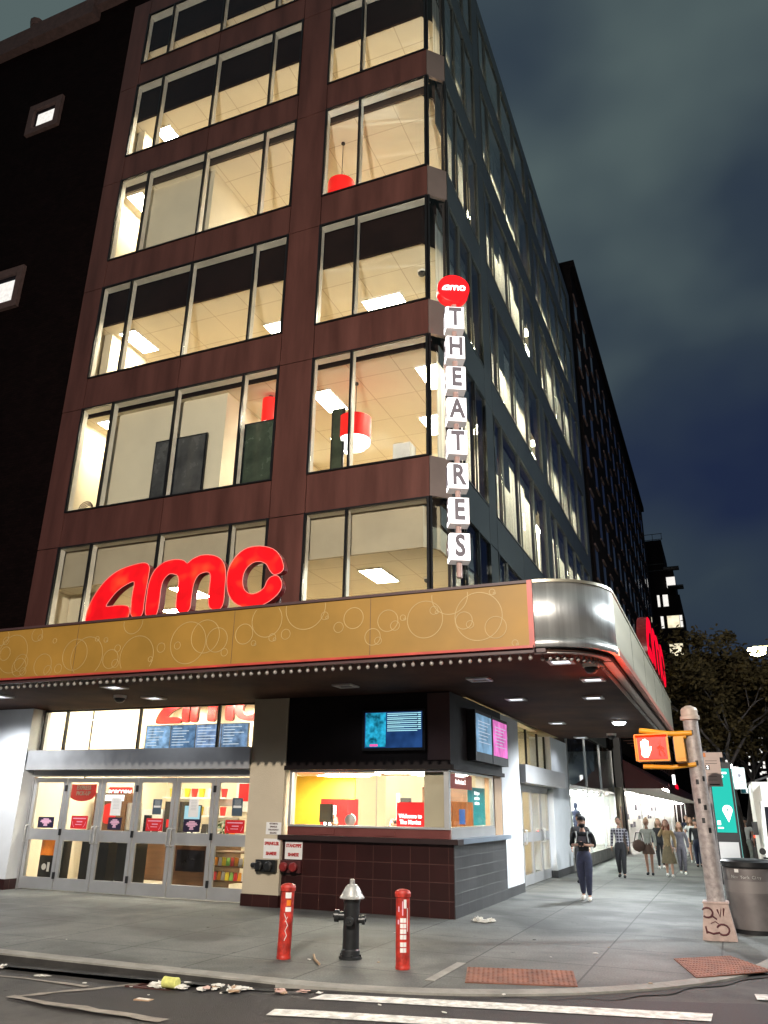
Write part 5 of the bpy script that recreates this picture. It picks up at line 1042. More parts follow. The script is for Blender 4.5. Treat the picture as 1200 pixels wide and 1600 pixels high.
# litter bin, big grey, foreground right
t = thing('litter_bin', 'large grey metal litter bin beside the signal pole', 'litter bin', (.16, 15.95, 0))
b = MB(); b.lathe([(.40, .07), (.40, .10), (.405, .45), (.405, .98), (.39, 1.0)], (.16, 15.95, 0), 32); b.build('body', mat('grey_bin', (.20, .18, .175), .45, .45, .2, 3), t)
b = MB(); b.lathe([(.37, .0), (.37, .069)], (.16, 15.95, 0), 32); b.build('base', 'black', t)
b = MB(); b.lathe([(.42, 1.001), (.43, 1.02), (.43, 1.09), (.38, 1.12), (.25, 1.13)], (.16, 15.95, 0), 32); b.build('rim', 'black', t)
b = MB(); b.lathe([(.4065, .62), (.4065, .80)], (.16, 15.95, 0), 32); b.build('band', mat('pale_band', (.26, .235, .225), .5, .3), t)
b = MB()
for i, ch in enumerate('New York City'):
    a = math.radians(-128+i*5.2); b.addmesh(text_mesh(ch, .07, .003), frame_M((.16+.41*math.cos(a), 15.95+.41*math.sin(a), .86), (-math.sin(a), math.cos(a), 0), RU))
b.build('lettering', 'silver', t)
b = MB(); b.poly([(.16+.409*math.cos(math.radians(a)), 15.95+.409*math.sin(math.radians(a)), z) for a, z in ((-122, .93), (-112, .93), (-112, .98), (-122, .98))]); b.build('sticker', 'paper', t)
# ---------------------------------------------------------------- street lamps
def lamp(name, lab, x, y, h, arm, P, col, tilt=0, vis=4, head=(.5, .22, .1), soft=.25, es=25, lr=1):
    t = thing(name, lab, 'street lamp', (x, y, 0)); b = MB(); b.lathe([(.16, 0), (.15, .5), (.08, .6), (.06, h)], (x, y, 0), 12); ax, ay = arm; b.tube([(x, y, h-.1), (x+ax*.4, y+ay*.4, h+.25), (x+ax, y+ay, h+.15)], .04, 8); b.build('post', 'galv', t)
    b = MB(); b.box(x+ax-head[0]/2, x+ax+head[0]/2, y+ay-head[1]/2, y+ay+head[1]/2, h+.1, h+.1+head[2]); b.build('lamp_head', 'alu', t)
    b = MB(); b.lathe([(.03, -.1*lr), (.09*lr, -.07*lr), (.11*lr, -.001)], (x+ax, y+ay, h+.1), 14); b.build('lens', emis('lamp_lens', col, es), t)
    if P:
        l = bpy.data.lights.new('street_lamp_light', 'POINT'); l.energy = P; l.color = col; l.shadow_soft_size = soft; o = bpy.data.objects.new('street_lamp_light', l); o.parent = t; o.location = (ax, ay, h-.2); S.collection.objects.link(o)
    return t
lamp('street_lamp', 'tall street lamp across the side street, behind the photographer', -2.0, -4.6, 9.45, (0, 1.8), 15500, (1, .90, .78), soft=.12)
lamp('street_lamp', 'street lamp on the far side of the avenue lighting the side wall', 8.5, 20, 8.5, (-1.6, 0), 7000, (.88, .96, .98), soft=.2)
lamp('street_lamp', 'glaring yellowish street lamp high over the avenue trees', 3.75, 45, 9.85, (-1.4, 0), 220, (1, .88, .40), es=60, soft=.2, lr=4.2)  # lens widened so that its size carries the glare
lp = lamp('street_lamp', 'short lamppost with a starry white light and a pale banner by the kiosk', .1, 30, 3.3, (.0, -.05), 80, (.85, .95, 1), head=(.15, .12, .05), es=60, lr=1.5)
MB().box(.24, .62, 29.96, 29.99, 2.62, 3.3).build('banner', mat('pale_banner', (.5, .56, .55), .7, em=(.6, .75, .72), es=.25), lp); MB().tube([(.1, 30, 3.32), (.45, 29.95, 3.32)], .012, 6).build('banner_arm', 'galv', lp); lettering('CITY\nLIGHTS', (.43, 29.95, 2.9), RX, 'greyc', lp, .08) if 0 else None
MB().lathe([(.055, 0), (.055, .003)], (.43, 29.954, 3.05), 16, 'Y').box(.32, .55, 29.953, 29.958, 2.86, 2.875).box(.34, .52, 29.953, 29.958, 2.80, 2.812).build('banner_print', 'greyc', lp)
# overhead street name sign on an arm
t = thing('street_name_sign', 'long dark teal street name sign on a curved arm above the avenue', 'street sign', (3.4, 45, 0)); MB().tube([(3.4, 45, 0), (3.4, 45, 3.4), (2.4, 45, 3.75), (1.2, 45, 3.35), (.35, 45, 2.95)], .05, 8).tube([(.75, 45, 3.2), (2.2, 45, 3.2)], .02, 6).build('arm', 'galv', t)
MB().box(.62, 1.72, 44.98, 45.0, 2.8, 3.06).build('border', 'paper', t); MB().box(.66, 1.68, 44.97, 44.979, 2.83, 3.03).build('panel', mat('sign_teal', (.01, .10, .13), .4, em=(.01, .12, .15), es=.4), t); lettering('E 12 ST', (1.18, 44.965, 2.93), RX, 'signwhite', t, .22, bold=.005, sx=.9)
# ---------------------------------------------------------------- storefronts beyond the theatre
XS = -4.95
ST = thing('glass_storefront', 'two-storey glass storefront with a bright display window past the far pier', 'shop', (XS, 34, 0))
MB().box(-9, XS, 28.32, 40.5, .0, .42).build('plinth', 'kerb', ST); MB().box(-9.1, -9.0, 28.3, 40.5, .42, 4.6).box(-9, XS, 40.5, 40.7, 0, 4.6).build('rear_wall', 'white', ST)
MB().box(-9, XS, 28.32, 40.5, 2.62, 2.72).build('floor_band', 'alu', ST)
each('mullion', 'alu', ST, [(XS-.05, XS+.02, y-.03, y+.03, .42, 4.6) for y in (28.4, 32.4, 36.4, 40.45)]); b = MB(); b.box(XS-.03, XS-.02, 28.4, 40.45, .43, 2.6); b.box(XS-.03, XS-.02, 28.4, 40.45, 2.73, 4.6); b.build('pane', 'glassS', ST)
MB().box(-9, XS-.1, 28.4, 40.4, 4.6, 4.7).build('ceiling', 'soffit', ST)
each('strip_light', emis('strip_light_white', (.95, 1, .96), 170), ST, [(-8.6, -5.6, y, y+.14, 2.56, 2.6) for y in (29.6, 31.2, 32.8, 34.4, 36, 37.6, 39.2)])
b = MB()
for i in range(9): b.box(-7.2-.2*(i % 3), -7.16-.2*(i % 3), 29+i*1.25, 29.9+i*1.25, 2.8, 4.5)
b.build('upper_drapes', mat('pale_drape', (.45, .47, .40), .8, 0, .2, 4), ST)
MB().box(-8.9, -8.8, 31.5, 35.5, 1.9, 2.3).build('teal_sign', emis('teal_glow', (.02, .45, .38), .9), ST)
random.seed(9)
for i in range(8):
    y = 29.6+i*1.3; o = MB(); o.lathe([(.10, 0), (.10, .02), (.015, .03), (.015, .75), (.12, .8), (.17, 1.05), (.13, 1.2), (.19, 1.42), (.05, 1.5), (.05, 1.55), (.09, 1.62), (.09, 1.74), (.03, 1.8)], (-6.3-.5*(i % 2), y, .43), 12)
    tag(o.build('shop_mannequin', random.choice(('whitec', 'greyc', 'denim', 'sage'))), 'dressed mannequin standing in the bright glass storefront', 'mannequin', 'mannequins in the glass storefront')
RB_ = thing('awning_shopfronts', 'row of bright white-lit shopfronts under a dark red awning along the avenue', 'shop', (XS, 60, 0))
MB().box(-5.6, -4.7, 40.75, 41.6, 0, 2.95).build('doorway_pier', 'stucco', RB_); MB().box(-5.0, -4.64, 41.65, 42.3, 0, 6).build('dark_post', 'black', RB_); MB().box(-4.66, -4.60, 39.6, 40.4, .02, 2.1).build('dark_door', 'wood', RB_)
MB().box(-4.95, -2.7, 42.4, 110, 2.98, 3.04).build('awning_underside', 'white', RB_)
b = MB(); b.hull([(-2.6, 42.4, 2.95), (-2.72, 42.4, 2.95), (-4.9, 42.4, 4.3), (-4.8, 42.4, 4.4)], [(-2.6, 110, 2.95), (-2.72, 110, 2.95), (-4.9, 110, 4.3), (-4.8, 110, 4.4)]); b.box(-2.6, -2.56, 42.4, 110, 2.75, 3.2); b.build('awning', mat('dark_red_awning', (.09, .008, .012), .7), RB_)
MB().hull([(-2.58, 42.35, 2.95), (-4.95, 42.35, 2.95), (-4.95, 42.35, 4.4)], [(-2.58, 42.39, 2.95), (-4.95, 42.39, 2.95), (-4.95, 42.39, 4.4)]).build('awning_end', mat('dark_red_awning_end', (.07, .01, .012), .7), RB_)
MB().box(-6.4, -6.3, 42.4, 150, 0, 3).box(-6.3, -4.9, 149.9, 150, 0, 3).box(-8.5, -4.95, 42.4, 42.5, 0, 2.97).build('rear_wall', 'white', RB_); MB().box(-6.3, -4.96, 42.5, 149.9, 2.93, 2.97).build('ceiling', 'white', RB_)
each('shop_post', 'alu', RB_, [(-4.98, -4.9, 43.6+i*9-.06, 43.6+i*9+.06, 0, 2.97) for i in range(8)])
each('strip_light', emis('shop_strip', (1, .97, .9), 180), RB_, [(-6.2, -5.2, 43.2+i*3.2, 43.4+i*3.2, 2.88, 2.925) for i in range(30)])
each('awning_light', emis('awning_bulb', (1, .95, .85), 160), RB_, [(-2.95, -2.85, 43.5+i*2, 43.62+i*2, 2.90, 2.972) for i in range(24)])
random.seed(13); wd = []
for i in range(20):
    y = 43.4+i*1.9; z = random.choice((.5, .9, 1.4, 2.0)); wd.append((-6.295, -6.2, y, y+random.uniform(.3, 1.0), z, z+random.uniform(.15, .4)))
each('wall_display', 'greyc', RB_, wd); MB().box(-4.9, -4.88, 44, 75, 4.5, 4.9).build('neon_line', emis('small_red_text', (1, .03, .03), 1.2), RB_) if 0 else None
SGN = thing('shop_sign', 'small vertical lit sign with red letters on the dark red awning', 'shop sign', (-2.54, 46.6, 3.3)); MB().box(-2.62, -2.48, 46.4, 46.6, 3.26, 3.75).build('lit_panel', 'signwhite', SGN); each('red_light_strip', 'neonred', SGN, [(-2.55, -2.53, 47.0+i*.5, 47.25+i*.5, 3.1-.02*(i%2), 3.35-.03*(i%3)) for i in range(6)])
# fire escapes and pipes above the awning
t = thing('fire_escape', 'rusty fire escape frames on the facade above the dark red awning', 'fire escape', (-4.2, 60, 4.5)); b = MB()
for i in range(16):
    y = 44+i*1.9; b.tube([(-3.9, y, 4.4), (-3.9, y, 6.6)], .03, 4); b.tube([(-4.9, y, 5.5), (-3.9, y, 5.5)], .03, 4)
for z in (4.5, 5.5, 6.6): b.box(-3.93, -3.87, 44, 74, z, z+.05)
b.build('railings', mat('rusty_rail', (.16, .07, .05), .6), t)
# ---------------------------------------------------------------- buildings
def building(name, lab, x0, x1, y0, y1, h, m_, wins=(), wm_='windark', frame='stone', side='E', z0=0):
    t = thing(name, lab, 'building', ((x0+x1)/2, (y0+y1)/2, 0)); MB().box(x0, x1, y0, y1, z0, h).build('wall', m_, t)
    for (a0, a1, c0, c1, sd, mm) in wins:
        if sd == 'F':
            w = MB(); q = .16
            for r_ in ((a0-q, a1+q, c1, c1+q), (a0-q, a1+q, c0-q, c0), (a0-q, a0, c0, c1), (a1, a1+q, c0, c1)): w.box(r_[0], r_[1], y0-.08, y0-.001, r_[2], r_[3])
            w = w.build('window', frame, t); MB().box(a0, a1, y0-.02, y0-.002, c0, c1).build('pane', mm, w)
        else:
            w = MB()
            for r_ in ((a0-.1, a1+.1, c1, c1+.12), (a0-.1, a1+.1, c0-.12, c0)): w.box(x1+.001, x1+.08, *r_)
            w = w.build('window', frame, t); MB().box(x1+.002, x1+.02, a0, a1, c0, c1).build('pane', mm, w)
    return t
def sqwin(x0, x1, z0, z1): return (x0, x1, z0, z1, 'F', 'winlit')
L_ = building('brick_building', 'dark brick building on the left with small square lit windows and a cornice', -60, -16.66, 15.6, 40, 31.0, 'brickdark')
for (x0, x1, z0, z1, mm) in ((-21.5, -19.9, 25.45, 26.9, 1), (-21.6, -20.0, 17.45, 19.1, 1), (-21.5, -20.0, 9.4, 11.0, 0)):
    w = MB(); q = .26
    for r_ in ((x0, x1, z1-q, z1), (x0, x1, z0, z0+q), (x0, x0+q, z0+q, z1-q), (x1-q, x1, z0+q, z1-q)): w.box(r_[0], r_[1], 15.47, 15.599, r_[2], r_[3])
    w = w.build('window', 'stone', L_); MB().box(x0+q, x1-q, 15.585, 15.597, z0+q, z1-q).build('pane', 'windark', w)
    if mm: MB().box(x0+q+.14, x1-q-.05, 15.572, 15.583, z0+q+.05, z1-q-.2).build('lit_blind', 'winlit', w)
b = MB(); b.box(-60, -22.2, 15.3, 15.6, 30.5, 31.4); b.box(-22.18, -18.9, 15.2, 15.6, 30.45, 31.3); b.box(-18.9, -16.7, 15.3, 15.6, 30.9, 31.9); b.box(-60, -16.7, 15.6, 16.2, 31.01, 31.7); b.build('cornice', 'stone', L_)
b = MB(); b.lathe([(.25, 0), (.3, .3), (.1, .5)], (-22.4, 15.6, 31.7), 10); b.build('finial', 'stone', L_)
wins = []
random.seed(17)
for fl in range(8):
    for i in range(14):
        y = 41+i*3.15; z = 7.0+fl*3.2
        wins.append((y, y+1.1, z, z+1.8, 'E', 'windark'))
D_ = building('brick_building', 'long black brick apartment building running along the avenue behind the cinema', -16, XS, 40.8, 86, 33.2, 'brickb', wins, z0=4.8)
MB().box(-16, XS+.25, 40.8, 86.1, 33.2, 33.7).build('cornice', 'brickb', D_); MB().box(-10, -5.1, 38.4, 40.75, 4.75, 30.8).build('stair_tower', 'brickb', D_)
litT = []
TW = building('apartment_tower', 'narrow dark tower with balconies and a few bright windows beyond the black building', -14, -2.6, 108, 125, 29, 'brickb')
MB().box(-8, -4.2, 110, 122, 29.001, 37.5).build('upper_block', 'brickb', TW); MB().box(-4.19, -3.1, 110, 121, 29.001, 33).build('upper_step', 'brickb', TW)
for z, q in ((27.5, ((-5.45, -5.15), (-4.75, -4.1))), (24.6, ((-5.3, -4.95), (-4.5, -3.0), (-2.95, -2.62))), (20.9, ((-4.6, -2.95),))):
    for x0, x1 in q:
        w = MB().box(x0-.05, x1+.05, 107.9, 107.999, z-.08, z).build('window', 'black', TW); MB().box(x0, x1, 107.93, 107.99, z+.001, z+1.6).build('pane', 'winlit' if x1-x0 < 1 else 'winwarm', w)
b = MB(); b.box(-4.1, -3.0, 109.5, 109.9, 30.5, 31.9); b.build('lit_balcony', 'winlit', TW); b = MB()
for z in (33.1, 34, 37.6, 38.4): b.tube([(-7.9, 110, z), (-4.0, 110, z)], .05, 4)
for x in (-7.9, -6.6, -5.3, -4.1): b.tube([(x, 110, 37.5), (x, 110, 38.4)], .05, 4)
b.box(-4.3, -2.3, 108.5, 110, 32.9, 33.1); b.box(-4, -2.0, 108.2, 110, 30.2, 30.4); b.build('balcony_railings', 'black', TW)
random.seed(31)
def farb(x0, x1, y, h, lab, n_):
    t = thing('distant_building', lab, 'building', ((x0+x1)/2, y, 0)); MB().box(x0, x1, y, y+25, 0, h).build('wall', 'brickb', t); b = MB()
    for i in range(n_):
        x = random.uniform(x0+.5, x1-1.5); z = random.uniform(6, h-1); b.box(x, x+random.uniform(.4, 1.1), y-.1, y-.01, z, z+random.uniform(.5, 1.0))
    b.build('lit_windows', 'winlit', t, kind='stuff'); return t
farb(5.2, 9.5, 300, 24, 'distant dark block dotted with tiny lit windows, left', 30); farb(9.6, 14, 290, 27, 'distant dark block dotted with tiny lit windows, middle', 22); farb(14.4, 30, 280, 34, 'distant dark block at the right edge', 12); farb(-6, 5, 320, 14, 'low distant block behind the trees', 8)
t = thing('floodlit_tower', 'distant floodlit pale tower behind the tree branches', 'building', (4, 260, 0)); b = MB(); b.hull([(1.2, 260, 19), (6.6, 260, 19), (6.6, 270, 19), (1.2, 270, 19)], [(3.0, 260, 44), (4.6, 260, 44), (4.6, 270, 44), (3.0, 270, 44)]); b.build('lit_crown', emis('floodlit_stone', (.95, .93, .88), .8, .25, .2), t); MB().box(1.2, 6.6, 260, 270, 0, 18.99).build('shaft', 'brickb', t)
# ---------------------------------------------------------------- trees
def tree(x, y, h, r, lab, n=7000, seed=1, lean=(0, 0)):
    random.seed(seed); t = thing('street_tree', lab, 'tree', (x, y, 0), 0, 'trees along the avenue kerb'); b = MB(); z0 = h*.38
    top = Vector((x+lean[0], y+lean[1], z0)); b.tube([(x, y, 0), ((x+top.x)/2+.05, (y+top.y)/2, z0*.5), tuple(top)], .16, 10, .10); tips = []
    def br(p, d, L, rr, dep):
        q = p+d*L; mid = p.lerp(q, .5)+Vector([random.uniform(-.08, .08)*L for _ in range(3)]); b.tube([p, mid, q], rr, 6, rr*.55)
        if dep == 0: tips.append(q); return
        for _ in range(3):
            nd = (d+Vector((random.uniform(-.75, .75), random.uniform(-.75, .75), random.uniform(-.2, .5)))).normalized(); br(q, nd, L*random.uniform(.6, .85), rr*.55, dep-1)
    for i in range(5):
        a = i*1.256+random.uniform(-.3, .3); br(top, Vector((math.cos(a)*.65, math.sin(a)*.65, 1)).normalized(), h*.16, .075, 3)
    b.build('trunk', 'bark', t); c = MB(); cz = h*.70
    cl_ = [(q, random.uniform(.25, .6)) for q in tips]+[(Vector((x+lean[0]+random.gauss(0, r*.42), y+lean[1]+random.gauss(0, r*.42), cz+random.gauss(0, h*.11))), random.uniform(.3, .7)) for _ in range(70)]
    for i in range(n):
        q, s0 = random.choice(cl_); p = q+Vector((random.gauss(0, s0*.55), random.gauss(0, s0*.55), random.gauss(0, s0*.45))); u = Vector((random.uniform(-1, 1), random.uniform(-1, 1), random.uniform(-.6, .6))).normalized()*random.uniform(.08, .15); w = u.orthogonal().normalized()*random.uniform(.04, .08)
        c.poly([p-u, p+w, p+u, p-w])
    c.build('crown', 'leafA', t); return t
tree(.35, 33, 9.0, 2.1, 'nearest leafy street tree behind the signal pole', 30000, 3, (-.2, 0))
tree(.4, 43, 9.0, 2.3, 'second street tree, under the glaring yellowish lamp', 14000, 4, (.8, 0))
tree(.3, 56, 10.5, 2.4, 'third street tree down the avenue', 5000, 5); tree(.2, 74, 11, 2.6, 'farthest street tree down the avenue', 4000, 6)
tree(4.6, 52, 10, 2.4, 'street tree across the avenue at the right edge', 5000, 8)
# ---------------------------------------------------------------- vehicles
def wheel(p, x, y, r, w=.2):
    b = MB(); b.lathe([(r*.62, -w/2), (r*.95, -w/2), (r, -w/4), (r, w/4), (r*.95, w/2), (r*.62, w/2)], (x, y, r+RZ), 24, 'X'); wo = b.build('wheel', 'black', p); b = MB(); b.lathe([(r*.3, -w/2-.01), (r*.6, -w/2+.02), (r*.6, w/2-.02), (r*.3, w/2+.01)], (x, y, r+RZ), 16, 'X'); b.build('rim', 'alu', wo)
V = thing('box_van', 'white box van with a roof fairing waiting at the right edge', 'van', (1.7, 28, RZ)); x0, x1, y0 = .70, 2.75, 25.6
MB().box(x0, x1, y0+1.4, y0+6, .35, 2.75).build('box_body', 'white', V)
b = MB(); b.hull([(x0+.05, y0, .3), (x1-.05, y0, .3), (x1-.05, y0+1.39, .3), (x0+.05, y0+1.39, .3)], [(x0+.08, y0, 1.15), (x1-.08, y0, 1.15), (x1-.08, y0+1.39, 1.15), (x0+.08, y0+1.39, 1.15)]); b.hull([(x0+.08, y0+.1, 1.151), (x1-.08, y0+.1, 1.151), (x1-.08, y0+1.39, 1.151), (x0+.08, y0+1.39, 1.151)], [(x0+.15, y0+.55, 2.2), (x1-.15, y0+.55, 2.2), (x1-.15, y0+1.39, 2.2), (x0+.15, y0+1.39, 2.2)]); b.build('cab', 'white', V)
b = MB(); b.hull([(x0+.18, y0+.13, 1.25), (x1-.18, y0+.13, 1.25), (x1-.18, y0+.2, 1.25), (x0+.18, y0+.2, 1.25)], [(x0+.22, y0+.48, 2.05), (x1-.22, y0+.48, 2.05), (x1-.22, y0+.55, 2.05), (x0+.22, y0+.55, 2.05)]); b.build('windscreen', 'windark', V)
MB().box(x0+.2, x1-.2, y0+.9, y0+1.38, 2.21, 2.65).build('roof_fairing', 'white', V); MB().box(x0, x1, y0-.1, y0-.001, .2, .42).build('bumper', 'galv', V); MB().box(x0+.5, x1-.5, y0-.03, y0-.002, .55, .9).build('grille', 'black', V)
for x in (x0+.25, x1-.25): MB().lathe([(.03, -.04), (.1, -.02), (.11, -.001)], (x, y0, .72), 14, 'Y').build('headlight', emis('headlight', (1, .96, .85), 8), V)
for x, y in ((x0+.15, y0+.7), (x1-.15, y0+.7), (x0+.15, y0+4.8), (x1-.15, y0+4.8)): wheel(V, x, y, .38, .24)
MB().box(x0-.16, x0-.02, y0+.5, y0+.56, 1.3, 1.65).build('mirror', 'black', V)
def car(lab, x, y, m_, rear):
    t = thing('parked_car', lab, 'car', (x, y, RZ)); w = .88; b = MB(); prof = [(-2.2, .25), (-2.25, .6), (-2.1, .82), (-1.1, .95), (-.5, 1.42), (.9, 1.42), (1.7, 1.0), (2.2, .9), (2.25, .55), (2.2, .25)]
    b.extr([(p[0], p[1]) for p in prof], lambda a, q, d: (x-w*.94+d, y+a, q+RZ), 0, w*1.88); b.build('body', m_, t)
    for s in (-1, 1): MB().box(x+s*w*.945-.005, x+s*w*.945+.005, y-.75, y+1.2, .86, 1.2).build('side_window', 'windark', t)
    MB().hull([(x-.7, y-1.09, .83), (x+.7, y-1.09, .83), (x+.7, y-1.05, .80), (x-.7, y-1.05, .8)], [(x-.6, y-.56, 1.24), (x+.6, y-.56, 1.24), (x+.6, y-.5, 1.24), (x-.6, y-.5, 1.24)]).build('front_window', 'windark', t)
    for s in (-1, 1): MB().box(x+s*.6-.14, x+s*.6+.14, y-2.29, y-2.255, .42, .56).build('tail_light' if rear else 'headlight', emis('tail_light', (1, .05, .02), 5) if rear else emis('headlight_b', (1, .97, .9), 14), t)
    for dx in (-.72, .72):
        for dy in (-1.35, 1.4): wheel(t, x+dx, y+dy, .33)
    return t
car('car with bright headlights further up the avenue', 2.2, 44, 'greyc', False); car('car with red tail lights beyond the kiosk', 1.95, 62, 'greyc', True); car('car with headlights far up the avenue', 3.2, 80, 'greyc', False)
t = thing('moped', 'pale moped parked at the right edge behind the litter bin', 'moped', (.8, 21, RZ))
def tr_(lst, r, nm, m_): 
    b = MB()
    for p in lst: b.tube(p, r, 8)
    b.build(nm, m_, t)
X = .86
wheel(t, X, 20.3, .26, .1); wheel(t, X, 21.5, .26, .1)
tr_([[(X, 20.3, .11), (X, 20.42, .5), (X, 20.55, .9)], [(X, 20.5, .25), (X, 20.9, .12), (X, 21.5, .2)]], .04, 'frame', 'white'); tr_([[(X-.3, 20.6, .95), (X, 20.52, .92), (X+.3, 20.6, .95)]], .02, 'handlebar', 'black')
MB().hull([(X-.16, 20.38, .2), (X+.16, 20.38, .2), (X+.16, 20.45, .2), (X-.16, 20.45, .2)], [(X-.14, 20.5, .85), (X+.14, 20.5, .85), (X+.14, 20.56, .85), (X-.14, 20.56, .85)]).build('leg_shield', 'white', t); MB().box(X-.13, X+.13, 20.95, 21.6, .5, .62).build('seat', 'black', t); MB().hull([(X-.15, 21.0, .2), (X+.15, 21.0, .2), (X+.12, 21.65, .25), (X-.12, 21.65, .25)], [(X-.13, 21.0, .49), (X+.13, 21.0, .49), (X+.12, 21.7, .49), (X-.12, 21.7, .49)]).build('body', 'white', t); MB().lathe([(.02, -.05), (.07, -.03), (.08, 0)], (X, 20.46, .72), 14, 'Y').build('headlight', 'paper', t)
for s in (-1, 1): MB().lathe([(.01, -.01), (.07, -.01), (.07, .01), (.01, .01)], (X+s*.3, 20.58, 1.08), 12, 'Y').build('mirror', 'black', t)
# ---------------------------------------------------------------- people
def skin_mesh(name, chains, sub=1):
    """chains: list of lists of (point, radius or (rx, ry)); a point shared by value joins chains"""
    V_, E_, Rr, roots, idx = [], [], [], [], {}
    for ch in chains:
        prev = None
        for j, (p, r) in enumerate(ch):
            k = tuple(round(c_, 4) for c_ in p)
            if k not in idx:
                idx[k] = len(V_); V_.append(p); Rr.append(r if isinstance(r, tuple) else (r, r))
                if prev is None: roots.append(idx[k])
            if prev is not None: E_.append((prev, idx[k]))
            prev = idx[k]
    me = bpy.data.meshes.new(name); me.from_pydata(V_, E_, []); o = bpy.data.objects.new(name, me); S.collection.objects.link(o)
    md = o.modifiers.new('s', 'SKIN'); md.use_smooth_shade = True
    for i, v in enumerate(o.data.skin_vertices[0].data): v.radius = Rr[i]; v.use_root = i in roots
    if sub: sd = o.modifiers.new('d', 'SUBSURF'); sd.levels = sub; sd.render_levels = sub
    bpy.context.view_layer.update(); dg = bpy.context.evaluated_depsgraph_get(); me2 = bpy.data.meshes.new_from_object(o.evaluated_get(dg)); bpy.data.objects.remove(o); return me2
def ell(mb, c, r, seg=14, rings=9, sq=None, z0=-1, z1=1):
    R = []
    for j in range(rings+1):
        t = z0+(z1-z0)*j/rings; s = math.sqrt(max(0, 1-t*t)); ring = []
        for i in range(seg):
            a = 2*math.pi*i/seg; p = Vector((c[0]+r[0]*s*math.cos(a), c[1]+r[1]*s*math.sin(a), c[2]+r[2]*t))
            if sq: p = sq(p)
            ring.append(p)
        R.append(ring)
    for j in range(rings): mb.hull(R[j], R[j+1], False, True)
    mb.poly(list(reversed(R[0]))); mb.poly(R[-1])
def person(lab, x, y, rz, h, skin='skin', top='clothb', legs='denim', shoes='shoe', hair='hairb', hairstyle='short', step=.0, arms='down', sleeves='long', bottoms='trousers', fem=False, mask=False, cap=None, group=None, z=0.0, extra=None, jacket=None):
    t = thing('person', lab, 'person', (x, y, z), rz, group)
    sw = .112 if not fem else .094; hw = .048; lean = -.012
    pel, wa, ch, nb, nt_ = (0, 0, .53), (0, 0, .61), (0, .0, .72), (0, .008, .815), (0, -.006, .868)
    sh = [(s*sw, .004, .795) for s in (-1, 1)]; hp = [(s*hw, 0, .505) for s in (-1, 1)]
    legsJ = []
    for s in (-1, 1):
        st = step*s; kn = (s*.05, -.02-st*.45-abs(st)*.1, .285); an = (s*.045, .01-st, .045+max(0, -st)*.25); to = (s*.055, an[1]-.075, .018+max(0, -st)*.05); legsJ.append((kn, an, to))
    aJ = []
    for s in (-1, 1):
        st = -step*s*.6
        if arms == 'phone': el, wr = (s*.142, -.015, .645), (s*.045, -.125, .655)
        elif arms == 'bag' and s == -1: el, wr = (s*.14, -.0, .64), (s*.15, -.05, .54)
        elif arms == 'fold': el, wr = (s*.135, -.02, .655), (-s*.01, -.09, .66)
        elif arms == 'face' and s == -1: el, wr = (s*.14, -.04, .69), (s*.07, -.085, .84)
        else: el, wr = (s*.135, .005-st*.25, .64), (s*.14, -.03-st*.8, .50)
        aJ.append((el, wr))
    CH = [[(pel, (.062, .045)), (wa, (.058 if not fem else .048, .040)), (ch, (.070 if not fem else .060, .048)), (nb, (.035, .032)), (nt_, .028)]]
    for i, s in enumerate((-1, 1)):
        kn, an, to = legsJ[i]; CH.append([(pel, (.062, .045)), (hp[i], .050), ((hp[i][0]*.6+kn[0]*.4, (hp[i][1]+kn[1])/2, .40), .043), (kn, .030), ((an[0], (kn[1]+an[1])/2+.008, .19), .029), (an, .018), (to, .014)])
        el, wr = aJ[i]; CH.append([(ch, (.070, .048)), (sh[i], .030), (el, .021), (wr, .014)])
    # hands: palm and five separate fingers
    for i, s in enumerate((-1, 1)):
        el, wr = [Vector(p) for p in aJ[i]]; d = (wr-el).normalized()
        if arms == 'phone': d = Vector((-s*.75, -.55, .35)).normalized()
        side = Vector((0, -1, 0)) if abs(d.z) > .6 else Vector((0, 0, 1)); nrm = d.cross(side).normalized(); side = nrm.cross(d).normalized()
        curl = Vector((-s, 0, 0)) if abs(d.z) > .6 else Vector((0, -.3, 1))
        pm = wr+d*.03; CH.append([(tuple(wr), .014), (tuple(pm), (.017, .012))])
        for f, (off, L) in enumerate(((-.016, .030), (-.006, .036), (.005, .034), (.015, .026))):
            a = pm+side*off+d*.008; b_ = a+d*L*.55; c_ = b_+(d*.6+curl*.6).normalized()*L*.5; CH.append([(tuple(a), .0062), (tuple(b_), .0055), (tuple(c_), .0045)])
        a = wr+side*-.012+d*.012; b_ = a+(d*.5-side*.8).normalized()*.02; c_ = b_+d*.016; CH.append([(tuple(a), .007), (tuple(b_), .006), (tuple(c_), .005)])
    body = MB(); body.addmesh(skin_mesh('b', CH)); hc = Vector((0, -.012, .925))
    def face(p):
        q = p.copy(); dz = (p.z-hc.z)
        if p.y < hc.y and dz < 0: q.x = hc.x+(p.x-hc.x)*(1+dz*4.5); q.y = p.y-.004
        if p.y > hc.y and dz > 0: q.y = p.y+.006
        if p.y < hc.y-.03 and abs(p.x) < .014 and -.022 < dz < .004: q.y -= .013     # nose
        if p.y < hc.y-.03 and .008 < abs(p.x) < .03 and .0 < dz < .012: q.y += .005   # eye sockets
        return q
    ell(body, hc, (.046, .056, .068), 20, 16, face)
    for s in (-1, 1): ell(body, (s*.047, -.004, .922), (.007, .012, .018), 8, 5)
    bo = body.xf(Matrix.Scale(h, 4)).build('body', skin, t, False)
    e_ = MB()
    for s in (-1, 1): ell(e_, (s*.018, -.0625, .931), (.006, .003, .0035), 8, 4)
    ell(e_, (0, -.0615, .893), (.013, .003, .003), 8, 4); e_.xf(Matrix.Scale(h, 4)).build('eyes_and_mouth', 'hairb', t, False)
